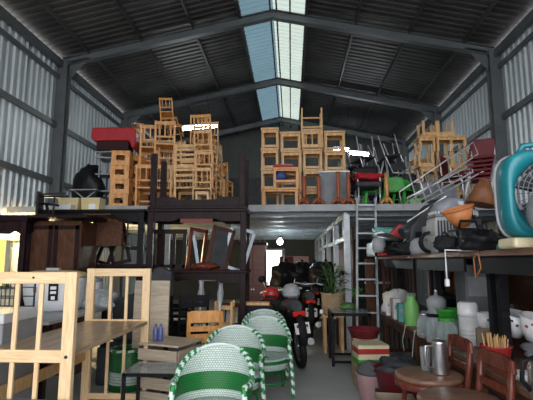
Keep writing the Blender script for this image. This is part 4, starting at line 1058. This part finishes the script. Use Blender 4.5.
# cupboards behind the tables
for i, (y0, y1, m_, lab) in enumerate(((2.9, 4.3, 'dgn', 'dark green metal cupboard behind the near right tables'), (4.32, 5.6, 'brown', 'brown cupboard behind the middle right tables'), (5.62, 7.2, 'brown', 'brown cupboard behind the furthest right tables'), (1.2, 2.88, 'brown', 'brown cupboard behind the fan end of the right tables'))):
    t = thing('cupboard', lab, 'cupboard', (2.72, (y0+y1)/2, 0)); L = y1-y0
    MB().box((0, 0, .74), (.72, L, 1.48)).build('body', m_, t, bevel=.005)
    for s_ in (-1, 1):
        d_ = MB().box((-.37, s_*L/4, .76), (.02, L/2-.03, 1.38)).build('door', m_, t, bevel=.004); MB().box((-.39, s_*.05, .95), (.02, .015, .12)).build('handle', 'inox', d_)
for (u, v, Y, w_, h_, lab) in ((428, 274, 5.4, .19, .25, 'pale pinkish paper sheet pinned under the upper table'),):
    p_ = at(u, v, Y); 
tag(MB().box((0, 0, .34), (.14, .012, .68)).build('card_sheet', 'pink', loc=(1.93, 6.2, TL), rot=(-.02, 0, 0)), 'pale pinkish card standing upright between the lower and upper right tables', 'card')
# backs of far slatted chairs under the upper table, end on
headboard('brown slatted chair back under the far end of the upper table', 382, 415, 7.05, .0, 1.50, 'brown', 6)
t = thing('brown_post_frame', 'brown wooden door frame piece beside the ladder', 'frame', (ux(369, 7.3), 7.3, 0)); MB().box((0, 0, .75), (.13, .1, 1.5)).build('post', 'brown', t, bevel=.004); MB().box((.12, 0, 1.12), (.4, .03, .03)).build('crossbar', 'offw', t)

# --- clutter on the upper tables (z=1.53)
def fan(label, loc, rz, sc=1):
    t = thing('box_fan', label, 'fan', loc, rz=rz); t.scale = (sc, sc, sc)
    N = 48; W, H, D = .30, .31, .17
    def sup(a, n=4.2): c, s_ = math.cos(a), math.sin(a); r = (abs(c)**n+abs(s_)**n)**(-1/n); return c*r*W, s_*r*H
    vs, fs = [], []
    cz = .37
    prof = [(1.0, -.02, 0), (1.0, D-.05, 0), (.93, D, 0), (.0, D, 1), (.0, .02, 1), (.93, -.05, 0)]
    for k in range(N):
        a = 2*PI*k/N; ox, oz = sup(a)
        for f, y, inner in prof:
            if inner: vs.append((math.cos(a)*.235, y-.02, cz+math.sin(a)*.235))
            else: vs.append((ox*f, y, cz+oz*f))
    m = len(prof)
    for k in range(N):
        k2 = (k+1) % N
        for j in range(m): j2 = (j+1) % m; fs.append((k*m+j, k*m+j2, k2*m+j2, k2*m+j))
    mb = MB(); mb.add(vs, fs, 0, True); mb.build('housing', 'teal', t)
    e = MB(); e.tube([(sup(2*PI*k/N)[0]*1.0, D-.02, cz+sup(2*PI*k/N)[1]*1.0) for k in range(N)], .012, 6, True); e.build('edge_trim', 'lgrey', t)
    g = MB()
    for r in (.05, .08, .11, .14, .17, .2, .23): g.tube([(math.cos(2*PI*k/32)*r, -.035-.02*(1-r/.23), cz+math.sin(2*PI*k/32)*r) for k in range(32)], .0028, 4, True)
    for i in range(28): a = 2*PI*i/28; g.tube([(math.cos(a)*.05, -.053, cz+math.sin(a)*.05), (math.cos(a)*.238, -.034, cz+math.sin(a)*.238)], .0028, 4)
    g.build('front_grille', 'grey', t)
    MB().lathe([(0, -.012), (.045, -.008), (.052, .012)], c=(0, -.05, cz), R=Euler((-PI/2, 0, 0)).to_matrix(), n=20).build('centre_cap', 'lgrey', t)
    bl = MB()
    for i in range(5):
        a = 2*PI*i/5; q = []
        for r, da in ((.04, -.3), (.2, -.25), (.21, .35), (.04, .3)): q.append((math.cos(a+da)*r, .02+.05*(1 if da > 0 else 0), cz+math.sin(a+da)*r))
        bl.add(q, [(0, 1, 2, 3)]); bl.add([(x, y+.004, z) for x, y, z in q], [(3, 2, 1, 0)])
    bl.cyl((0, .01, cz), (0, .08, cz), .045, 16); bl.build('blades', 'dgrey', t)
    MB().tube([(-.16, .06, cz+H-.01), (-.13, .06, cz+H+.045), (0, .06, cz+H+.065), (.13, .06, cz+H+.045), (.16, .06, cz+H-.01)], .02, 10).build('handle', 'teal', t)
    MB().box((-.07, .05, .035), (.46, .26, .07)).build('base', 'cream', t, bevel=.02)
    return t
f1 = at(527, 200, 2.6)
fan('large teal box fan on a cream base at the right end of the upper table', (1.535, 2.66, ZU), -.02, .86)
t = thing('grey_fan', 'grey round fan leaning in front of the teal fan at the right edge', 'fan', (1.41, 2.34, ZU), rot=(0, 0, PI-.6)); t.scale = (.85,)*3
b = MB(); b.lathe([(.15, 0), (.20, .03), (.21, .08), (.17, .12), (.05, .14)], c=(0, 0, .22), R=Euler((PI/2, 0, 0)).to_matrix(), n=30); b.build('housing', 'grey', t)
MB().box((0, -.05, .02), (.2, .16, .04)).build('base', 'lgrey', t, bevel=.01)
b = MB()
for r in (.06, .1, .14, .18): b.tube([(math.cos(2*PI*k/28)*r, -.145+.0*r, .22+math.sin(2*PI*k/28)*r) for k in range(28)], .004, 4, True)
b.build('grille', 'lgrey', t)
# lampshades, bucket
def cone(label, name, cat, p, r0, r1, h, m, rot, extra=None, Y=None):
    t = thing(name, label, cat, p, rot=rot)
    MB().lathe([(r0, 0), (r1, h), (r1-.008, h), (r0-.008, .004)], n=28).build('shell', m, t); MB().tube([(math.cos(a)*(r1), math.sin(a)*(r1), h) for a in [2*PI*i/28 for i in range(28)]], .008, 6, True).build('rim', m, t)
    if extra: MB().lathe([(0, .006), (r0-.01, .006)], n=20).build('bottom', extra, t)
    return t
cone('orange plastic pot lying tilted on the upper right tables', 'plastic_pot', 'pot', at(463, 227, 3.9), .06, .135, .165, 'orp', (.12, -.3, 0), 'orp')
t = cone('rust-brown cone lampshade above the orange pot', 'lampshade', 'lampshade', at(477, 203, 4.4)+Vector((.03, 0, -.02)), .145, .05, .25, 'brl', (0, .25, 0))
# supporting machine under pots
def machine(name, label, cat, u0, u1, v0, Y, h, m, d=.3, z=ZU):
    x0, x1 = ux(u0, Y), ux(u1, Y); t = thing(name, label, cat, ((x0+x1)/2, Y+d/2, z)); W = x1-x0
    MB().box((0, 0, h*.5), (W, d, h)).build('body', m, t, bevel=min(.03, h*.15)); return t, W
t, W = machine('water_dispenser', 'light grey machine with ribbed front under the orange pot', 'machine', 437, 459, 0, 4.35, .36, 'lgrey')
b = MB()
for i in range(6): b.box((-W/2+.03+i*(W-.06)/5, -.155, .2), (.012, .012, .24))
b.build('ribs', 'dgrey', t); MB().box((0, 0, .375), (W*.9, .25, .03)).build('lid', 'grey', t, bevel=.008)
t, W = machine('storage_crate', 'dark grey crate under the fringed grey shade', 'crate', 459, 486, 0, 4.75, .40, 'dgrey')
MB().box((0, -.155, .3), (W*.6, .01, .05)).build('handle', 'grey', t)
t, W = machine('black_machine', 'black machine with steel knob in front of the dark crate', 'machine', 460, 486, 0, 3.7, .20, 'blk', .3)
MB().cyl((-.03, -.16, .12), (-.03, -.15, .12), .02, 12).build('knob', 'inox', t); MB().tube([(-.08, -.1, .2), (-.06, -.1, .26), (.06, -.1, .26), (.08, -.1, .2)], .012, 6).build('handle', 'blk', t)
t = thing('fringed_shade', 'grey cloth shade with pale fringe behind the orange pot', 'lampshade', (ux(462, 4.6), 4.78, ZU+.40)); MB().lathe([(.24, 0), (.23, .06), (.18, .15), (.1, .19), (0, .2)], n=30).build('shade', 'cloth', t)
b = MB()
for i in range(40): a = 2*PI*i/40; b.box((math.cos(a)*.238, math.sin(a)*.238, .02), (.016, .016, .05))
b.build('fringe', 'offw', t); MB().box((.02, -.2, .09), (.05, .02, .1), (-.4, 0, 0)).build('tag', 'white', t)
t, W = machine('paper_shredder', 'pale grey upright appliance between the dark funnel and the grey machine', 'appliance', 428, 438, 0, 5.0, .33, 'lgrey', .2)
MB().box((0, -.103, .25), (W*.6, .008, .06)).build('panel', 'dgrey', t)
t = thing('black_appliance', 'bulky black appliance with sloping top on the upper table', 'appliance', (ux(418, 5.5), 5.55, ZU)); MB().prism([(-.14, 0), (.30, 0), (.30, .60), (.16, .64), (-.1, .34)], .34).build('body', 'dgrey', t, bevel=.03); MB().box((.02, -.175, .2), (.14, .02, .16)).build('panel', 'blk', t, bevel=.005)
MB().bar((-.14, -.15, .40), (.34, -.15, .71), .03, .014).build('steel_edge', 'inox', t)
tag(MB().lathe([(.11, 0), (.125, .05), (.115, .13), (.06, .18), (0, .19)], n=24).build('round_pot', 'lgrey', loc=(ux(422, 4.95), 4.98, ZU), rot=(0, 0, 0)), 'grey dome-shaped pot in front of the black appliance', 'pot')
t = thing('rubber_hose', 'coil of black hose beside the dome-shaped pot', 'hose', (ux(434, 4.5), 4.56, ZU+.12)); 
b = MB(); b.tube([(math.cos(a)*.10*(1+.0*a), .015*math.sin(a*.5)+a*.006-.06, math.sin(a)*.10) for a in [i*2*PI/18 for i in range(54)]], .014, 7); b.build('coil', 'rubber', t)
t = thing('funnel', 'blue-green metal funnel leaning on the black appliance', 'funnel', at(409, 238, 5.9), rot=(0, .75, .2)); t.scale = (1.35,)*3; MB().lathe([(.13, 0), (.12, .05), (.03, .22), (.025, .34), (.018, .34), (.02, .22), (.11, .05)], n=24).build('cone', mat('slate_metal', (.08, .15, .18), .4, .3), t); MB().tube([(.12, 0, .03), (.16, 0, .1), (.12, 0, .16)], .008, 6).build('handle', 'steel', t)
# teal basket + red thing + grinder
t = thing('plastic_basket', 'pale teal plastic basket lying on the far end of the upper table', 'basket', (ux(389, 6.5), 6.6, ZU+.22)); MB().prism([(-.15, 0), (.15, .02), (.19, .17), (-.19, .20)], .24).build('body', 'tealp', t, bevel=.01); MB().tube([(-.19, -.12, .20), (0, -.125, .19), (.19, -.12, .17)], .008, 6).build('rim', 'tealp', t)
tag(MB().box((0, -.12, .10), (.52, .66, .2)).build('tool_case', 'blk', loc=(ux(389, 6.5), 6.6, ZU), bevel=.004), 'black flat case under the teal basket and red scoop', 'case')
t = thing('red_dustpan', 'red plastic scoop beside the teal basket', 'scoop', (ux(400, 6.2), 6.22, ZU+.2)); t.scale = (1.25, 1.1, 1.25); MB().prism([(-.14, .05), (0, .0), (.1, .04), (.12, .18), (0, .19)], .14).build('scoop', 'red', t, bevel=.015); MB().tube([(.1, 0, .1), (.2, 0, .06)], .015, 8).build('handle', 'red', t)
t = thing('bench_grinder', 'grey angle grinder with red base at the far end of the upper table', 'grinder', (ux(378, 5.9)+.12, 5.95, ZU), rz=.2)
MB().box((.03, 0, .02), (.26, .15, .04)).build('base', 'red', t, bevel=.01); MB().lathe([(.05, 0), (.085, .04), (.09, .14), (.06, .2), (.03, .22)], c=(-.10, 0, .04), n=20).build('housing', 'lgrey', t)
MB().tube([(-.12, 0, .26), (.0, 0, .27), (.14, 0, .23), (.24, 0, .2)], [.035, .04, .03, .02], 10).build('motor', 'dgrey', t); MB().lathe([(0, 0), (.07, .004), (.07, .012), (0, .016)], c=(.1, -.06, .11), R=Euler((PI/2, 0, 0)).to_matrix(), n=24).build('disc', 'inox', t); MB().tube([(-.16, 0, .28), (-.05, 0, .31), (.02, 0, .28)], .015, 8).build('handle', 'white', t)
for i, (u, Y, r, lab, m_) in enumerate(((396, 5.4, .12, 'black tool bag on the upper table in front of the red scoop', 'bag'), (408, 5.0, .13, 'dark rubber lump beside the dome-shaped pot', 'rubber'), (446, 3.75, .09, 'black bundle of cable in front of the ribbed machine', 'rubber'), (482, 3.15, .13, 'black bag lying left of the teal fan', 'bag'), (494, 3.6, .14, 'dark bag behind the teal fan base', 'bag'))):
    t = thing('tool_bag', lab, 'bag', (ux(u, Y)+.02, Y+.05, ZU)); MB().blob((0, 0, .065), (r, r*.8, .08), 30+i, 18, .45).build('bag', m_, t); MB().tube([(-r*.4, 0, .12), (0, 0, .18), (r*.4, 0, .12)], .008, 6).build('strap', m_, t)
for i, (a, b_, lab) in enumerate((((372, 236), (398, 240), 'long grey steel rod on the grinder'), ((385, 249), (412, 240), 'dark steel pipe lying across the black tool bag'))):
    tag(MB().cyl(at(a[0], a[1], 5.7), at(b_[0], b_[1], 5.7), .013, 8).build('steel_rod', 'inox', None), lab, 'rod')
tag(MB().blob((0, 0, .04), (.06, .05, .05), 44, 14, .2).build('soap_dish', 'tealp', loc=(XT+.08, 3.2, ZU)), 'small teal lump beside the cable pile', 'dish')
# hanging cord with white plug
t = thing('power_lead', 'white cord with plug hanging off the upper table edge', 'cord', (0, 0, 0)); pp = [at(449, 238, 3.52), at(445, 241, 3.4), at(445, 250, 3.4), at(446, 265, 3.4), at(447, 280, 3.4)]
for q in pp: q.x = min(q.x, XT-.03)
pp[0] = Vector((XT+.06, 3.45, ZU+.01)); pp[1] = Vector((XT-.03, 3.42, ZU+.005))
MB().tube(pp, .006, 6).build('cord', 'white', t); MB().box(pp[-1]+Vector((0, 0, -.02)), (.03, .04, .055)).build('plug', 'white', t, bevel=.008)
t = thing('power_lead', 'thin yellow-orange cord looped off the upper table edge', 'cord', (0, 0, 0)); MB().tube([Vector((XT+.05, 3.3, ZU+.01)), Vector((XT-.025, 3.25, ZU)), Vector((XT-.03, 3.2, ZU-.12)), Vector((XT-.03, 3.3, ZU-.2)), Vector((XT-.028, 3.32, ZU-.05)), Vector((XT+.05, 3.35, ZU+.01))], .004, 6).build('cord', 'orp', t)

# --- things on the lower tables (z=.72)
def lp(u, Y): return (ux(u, Y), Y, TL)
def bottle(label, u, Y, r, h, m, capm='white', name='bottle', cat='bottle', neck=.35, group=None):
    t = thing(name, label, cat, lp(u, Y), group=group)
    MB().lathe([(r*.92, 0), (r, .01), (r, h*.62), (r*neck, h*.82), (r*neck, h*.92)], n=20).build('body', m, t); MB().lathe([(r*neck*1.15, h*.9), (r*neck*1.15, h), (0, h)], n=14).build('cap', capm, t); return t
bottle('green plastic jerry bottle with clear neck on the lower right table', 409.5, 5.35, .085, .37, 'lgreen', 'glass', neck=.55)
def jar(label, u, Y, r, h, m='glass', lid='inox', g='glass jars on the lower right table'):
    t = thing('glass_jar', label, 'jar', lp(u, Y), group=g)
    MB().lathe([(r*.85, 0), (r, .015), (r, h*.75), (r*.7, h*.9), (r*.7, h), (r*.66, h), (r*.64, h*.9), (r*.93, h*.74), (r*.93, .02), (0, .02)], n=22).build('body', m, t)
    if lid: MB().lathe([(r*.76, h), (r*.76, h+.02), (0, h+.024)], n=20).build('lid', lid, t)
jar('glass jar nearest the aisle edge, left of the jar cluster', 421, 4.55, .072, .21)
jar('tall glass jar in the middle of the cluster', 430, 4.25, .068, .23, lid='blk')
jar('wide glass jar in front of the green lid', 443, 4.05, .085, .22, lid='green')
jar('glass jar behind the cluster beside the green bottle', 424, 5.0, .075, .20, lid=None)
jar('short glass jar between cluster and white canister', 449, 4.5, .07, .17, lid=None)
jar('low glass jar behind the canister next to the chopstick basket', 493, 3.75, .06, .14, lid=None)
t = thing('ribbed_canister', 'grey-white ribbed canister with small knob on the lower table', 'canister', lp(434, 5.0)); MB().lathe([(.09, 0), (.085, .05), (.10, .08), (.10, .2), (.085, .22), (.10, .24), (.105, .32), (.07, .36), (.02, .37), (.015, .40), (0, .41)], n=26).build('body', 'lgrey', t)
MB().lathe([(0, .0), (.02, .01), (0, .03)], c=(0, 0, .405), n=10).build('knob', 'white', t)
t = thing('green_tub', 'bright green tub behind the glass jars', 'tub', lp(446, 4.9)); MB().lathe([(.11, .0), (.13, .22), (.14, .24), (.13, .24), (.10, .02)], n=26).build('body', 'green', t)
t = thing('white_canister', 'tall white plastic canister with lid beside the jars', 'canister', lp(465, 4.15)); t.scale = (.9, .9, .93); MB().lathe([(.085, 0), (.092, .02), (.094, .27)], n=28).build('body', 'offw', t); MB().lathe([(.10, .27), (.10, .31), (.094, .39), (.07, .405), (0, .405)], n=28).build('lid', 'white', t)
b = MB()
for z in (.06, .1, .14): b.tube([(math.cos(2*PI*k/28)*.095, math.sin(2*PI*k/28)*.095, z) for k in range(28)], .003, 4, True)
b.build('ribs', 'lgrey', t)
t = thing('white_cup', 'white cup with small dark mark beside the tall canister', 'cup', (ux(481, 4.1), 4.1, TL+.16)); MB().lathe([(.055, 0), (.075, .13), (.07, .13), (.05, .01)], n=22).build('body', 'skin_white', t); MB().box((0, -.067, .07), (.02, .006, .02)).build('mark', 'blue', t)
tag(MB().box((0, 0, .08), (.2, .2, .16)).build('small_box', 'card', loc=(ux(481, 4.1), 4.12, TL), bevel=.005), 'small beige box under the white marked cup', 'box')
# chopstick basket
t = thing('chopstick_basket', 'red plastic basket full of wooden chopsticks on the lower table', 'basket', lp(490, 3.36)); 
b = MB(); prof = [(.075, 0), (.105, .13), (.11, .14), (.10, .13), (.07, .01), (0, .01)]; b.lathe(prof, n=24); b.build('basket', 'red', t)
b = MB(); rdm = random.Random(4)
for i in range(46):
    a = rdm.uniform(0, 2*PI); r = rdm.uniform(0, .07); tl = rdm.uniform(.05, .35); b.cyl((math.cos(a)*r, math.sin(a)*r, .012), (math.cos(a)*r*(1+tl)+rdm.uniform(-.01, .01), math.sin(a)*r*(1+tl), .2+rdm.uniform(-.02, .02)), .004, 5)
tag(b.build('chopsticks', 'honey', None, loc=lp(490, 3.36)), 'bundle of wooden chopsticks standing in the red basket', 'chopsticks', kind='stuff')
# sacks & bowls at the right
t = thing('cloth_sack', 'grey-white folded sacks heaped right of the chopsticks', 'sack', (1.98, 3.35, TL)); MB().blob((0, 0, .08), (.27, .3, .10), 51, 24, .35).build('sack', 'cloth', t)
tag(MB().blob((0, 0, .05), (.2, .2, .06), 52, 20, .3).build('blue_cloth', 'blue', loc=(1.85, 2.85, TL)), 'dark blue cloth beside the sacks near the right edge', 'cloth')
for i, (u, v, Y, lab) in enumerate(((508, 314, 3.6, 'white ceramic bowl with dark marks on the sacks, left of the pair'), (527, 314, 3.4, 'white ceramic bowl with red and dark marks on the sacks, right of the pair'))):
    t = thing('ceramic_bowl', lab, 'bowl', (ux(u, Y), Y, TL+.17), rot=(.25, .1, 0)); t.scale = (1.2, 1.2, 1.35); MB().lathe([(.045, 0), (.075, .05), (.095, .13), (.088, .13), (.068, .05), (0, .02)], n=26).build('body', 'skin_white', t)
    b = MB()
    for k in range(7): a = -PI/2+(k-3)*.35; b.box((math.cos(a)*.087, math.sin(a)*.087, .085+.02*(k % 2)), (.008, .014, .012), (0, 0, a))
    b.build('painted_marks', 'red' if i else 'dgrey', t)
# thermos right bottom
t = thing('steel_thermos', 'brushed steel thermos with black handle at the right edge', 'thermos', (ux(537, 2.55), 2.55, TL)); MB().lathe([(.085, 0), (.09, .02), (.09, .17), (.07, .21), (.055, .22)], n=28).build('body', 'inox', t); MB().lathe([(.058, .22), (.055, .245), (0, .25)], n=20).build('lid', 'blk', t); MB().tube([(-.055, 0, .22), (-.12, 0, .2), (-.13, 0, .1), (-.09, 0, .05)], .013, 8).build('handle', 'blk', t)
tag(MB().lathe([(.03, 0), (.07, .03), (.08, .06), (.075, .06), (.0, .015)], n=22).build('ceramic_bowl', 'skin_white', loc=lp(516, 2.9)), 'white ceramic bowl left of the steel thermos', 'bowl')
tag(MB().lathe([(.03, 0), (.07, .03), (.08, .06), (.075, .06), (.0, .015)], n=22).build('ceramic_bowl', 'skin_white', loc=lp(460, 3.9)), 'small white bowl behind the first round-seat chair back', 'bowl')
# far end small packages
pk = [(383, 6.35, .10, .24, 'white', 'white carton at the far end of the lower right table'), (388, 6.1, .05, .25, 'red', 'thin red-edged book box next to the white carton'), (393, 5.95, .09, .26, 'offw', 'off-white carton with teal print near the green bottle'), (399, 5.7, .08, .22, 'tealp', 'teal striped box left of the green bottle')]
for u, Y, w_, h_, m_, lab in pk:
    t = thing('carton', lab, 'box', (max(ux(u, Y), XT+.0), Y, TL)); MB().box((0, 0, h_/2), (w_, .12, h_)).build('body', m_, t, bevel=.004); MB().box((0, -.062, h_*.6), (w_*.7, .004, h_*.2)).build('printed_band', 'lgrey' if m_ != 'offw' else 'tealp', t)
t = thing('white_bag', 'white plastic bag lying on top behind the cartons', 'bag', (ux(396, 6.3), 6.35, TL)); MB().blob((0, 0, .17), (.2, .14, .19), 61, 20, .3).build('bag', 'offw', t)
for i, (u, Y) in enumerate(((386, 6.6), (392, 6.65), (374, 6.75))): 
    bottle(['dark bottle at the far table end, middle', 'dark bottle at the far table end, right', 'dark bottle at the far table end, left, nearest the ladder'][i], max(u, 381+i*3), Y, .045, .34, 'dgreen', 'blk', group='dark bottles at the far table end')
t = thing('black_pot', 'big dark cooking pot behind the ribbed canister', 'pot', lp(441, 5.8)); MB().lathe([(.16, 0), (.2, .04), (.21, .26), (.2, .28)], n=26).build('body', 'blk', t); MB().lathe([(.205, .28), (.12, .33), (.02, .35), (.02, .38), (0, .38)], n=26).build('lid', 'dgrey', t)
t = thing('blue_grey_machine', 'small blue-grey cabinet between the upper table legs', 'cabinet', (ux(472, 4.9), 4.9, TL)); MB().box((0, 0, .35), (.28, .3, .7)).build('body', 'grey', t, bevel=.008); MB().box((0, -.155, .48), (.24, .01, .2)).build('panel', 'lgrey', t); MB().box((.08, -.165, .3), (.015, .012, .06)).build('handle', 'offw', t)

# ================================================================== under and beside the right tables (floor)
def round_chair(label, x, Y, rz):
    t = thing('round_seat_chair', label, 'chair', (x, Y, 0), rz=rz, group='red-brown chairs with round worn seats')
    MB().lathe([(.22, .585), (.245, .595), (.245, .622), (.225, .63), (0, .63)], n=36).build('seat', 'seatw', t); MB().lathe([(.2, .54), (.246, .54), (.25, .59), (.2, .59)], n=36).build('seat_ring', 'redwood', t)
    for sx in (-1, 1): MB().tube([(sx*.15, -.13, .5), (sx*.19, -.19, 0)], [.02, .016], 8).build('leg', 'redwood', t)
    for sx in (-1, 1): MB().tube([(sx*.18, .22, 0), (sx*.17, .20, .5), (sx*.17, .235, .72), (sx*.17, .25, .875)], [.018, .024, .024, .018], 10).build('leg', 'redwood', t)
    MB().prism([(-.20, .80), (.20, .80), (.19, .88), (.1, .895), (-.1, .895), (-.19, .88)], .026, 'y', (0, .25, 0)).build('top_rail', 'redwood', t, bevel=.008)
    MB().bar((-.15, .225, .70), (.15, .225, .70), .02, .045).build('back_rail', 'redwood', t); MB().bar((-.17, .21, .2), (.17, .21, .2), .018).build('stretcher', 'redwood', t); MB().bar((-.17, -.16, .26), (.17, -.16, .26), .018).build('stretcher', 'redwood', t)
    return t
round_chair('red-brown round-seat chair further back, steel jug standing on its seat', 1.02, 3.50, -PI/2+.06)
rcc = round_chair('red-brown round-seat chair nearest the viewer at the bottom right', 1.02, 2.90, -PI/2+.10)
t = thing('steel_jug', 'tall steel jug on the round chair seat', 'jug', (ux(433, 3.5), 3.46, .631)); MB().lathe([(.058, 0), (.06, .01), (.052, .22), (.055, .235), (.045, .24), (0, .245)], n=26).build('body', 'inox', t); MB().tube([(-.052, 0, .2), (-.1, 0, .2), (-.105, 0, .06), (-.058, 0, .04)], .009, 8).build('handle', 'inox', t)
tag(MB().lathe([(.035, 0), (.04, .17), (.036, .17), (.03, .01)], n=18).build('drinking_glass', 'glass', loc=(ux(420, 3.6), 3.58, .631)), 'clear tall glass left of the steel jug', 'glass')
# pink bucket, red basin etc
def tub(name, label, cat, u, Y, r0, r1, h, m, z=0, v=None):
    t = thing(name, label, cat, (ux(u, Y), Y, z)); MB().lathe([(r0, 0), (r1, h), (r1+.014, h+.008), (r1-.006, h+.006), (r0-.008, .012), (0, .012)], n=28).build('body', m, t); return t
t = tub('bucket', 'pink plastic bucket holding a grey cloth, by the aisle', 'bucket', 368, 4.95, .12, .16, .27, 'pink')
tag(MB().blob((0, 0, .09), (.14, .13, .12), 71, 18, .3).build('grey_cloth', 'tarp', loc=(ux(368, 4.95), 4.95, .2)), 'grey cloth bundle stuffed in the pink bucket', 'cloth')
t = thing('striped_carton', 'tall carton with red, yellow and green bands behind the pink bucket', 'box', (ux(369, 5.35), 5.45, 0), rz=.1)
for z, h, m_ in ((.14, .28, 'wick'), (.31, .06, 'green'), (.37, .06, 'cream'), (.43, .06, 'red'), (.48, .04, 'cream')): MB().box((0, 0, z), (.36, .3, h-.001)).build('printed_band', m_, t)
t = tub('basket', 'shallow red plastic basin on the striped carton', 'basin', 362, 5.75, .16, .2, .1, 'dred', 0.52)
tag(MB().box((0, 0, .26), (.3, .26, .52)).build('yellow_carton', 'wick', loc=(ux(362, 5.75), 5.77, 0), bevel=.005), 'brownish carton under the red basin', 'box')
t = tub('basin', 'wide dark red basin full of tools on the floor', 'basin', 396, 4.55, .2, .25, .24, 'dred', .18)
tag(MB().box((0, 0, .09), (.44, .4, .18)).build('low_crate', 'dgrey', loc=(ux(396, 4.55), 4.55, 0), bevel=.01), 'dark crate under the dark red basin', 'crate')
tag(MB().blob((0, 0, .08), (.19, .18, .1), 73, 20, .5).build('tool_heap', 'dgrey', loc=(ux(396, 4.55), 4.55, .35)), 'dark heap of tools in the red basin', 'tools', kind='stuff')
# cardboard box with things
t = thing('cardboard_box', 'open cardboard box with small goods at the bottom right of the aisle', 'box', (ux(395, 3.55), 3.72, 0), rz=-.12)
b = MB(); b.box((0, 0, .01), (.30, .3, .02)); 
for sx in (-1, 1): b.box((sx*.15, 0, .19), (.008, .3, .38))
for sy in (-1, 1): b.box((0, sy*.15, .19), (.3, .008, .38))
b.build('body', 'card', t); MB().box((-.0, -.17, .36), (.29, .06, .006), (.9, 0, 0)).build('flap', 'card', t); MB().box((.05, -.157, .28), (.12, .004, .1)).build('label_patch', 'tealp', t)
tag(MB().blob((0, 0, .16), (.13, .12, .17), 80, 16, .3).build('plastic_bag', 'film', loc=(ux(395, 3.55), 3.72, .03)), 'clear plastic bag of goods inside the open cardboard box', 'bag')
# stuff beneath the table: crates
for i, (y, m_, lab) in enumerate(((3.2, 'dred', 'dark red crate under the lower table behind the nearest chair'), (4.0, 'dgrey', 'dark grey crate under the middle of the lower table'), (5.4, 'brown', 'brown box under the far lower table'), (6.3, 'dred', 'dark red crate under the far end of the lower table'))):
    t = thing('storage_crate', lab, 'crate', (1.95, y, 0)); MB().box((0, 0, .22), (.5, .5, .44)).build('body', m_, t, bevel=.01); MB().box((-.26, 0, .33), (.012, .14, .04)).build('handle', 'grey', t)
# dangling wires
for i, (p0, m_, lab) in enumerate((((XT-.05, 4.9, TL), 'offw', 'white cable hanging from the middle of the lower table edge'), ((XT-.05, 5.9, TL), 'dgrey', 'grey cable hanging from the far lower table edge'), ((XT-.05, 5.3, TL), 'offw', 'short pale cable hanging beside the middle one'))):
    b = MB(); x, y, z = p0; L = (.42, .4, .28)[i]
    b.tube([(x+.09, y, z+.006), (x+.0, y, z+.008), (x-.02, y+.01, z-.1), (x-.03, y+.04, z-L*.6), (x-.02, y+.02, z-L)], .004, 6); tag(b.build('cable', m_), lab, 'cable')
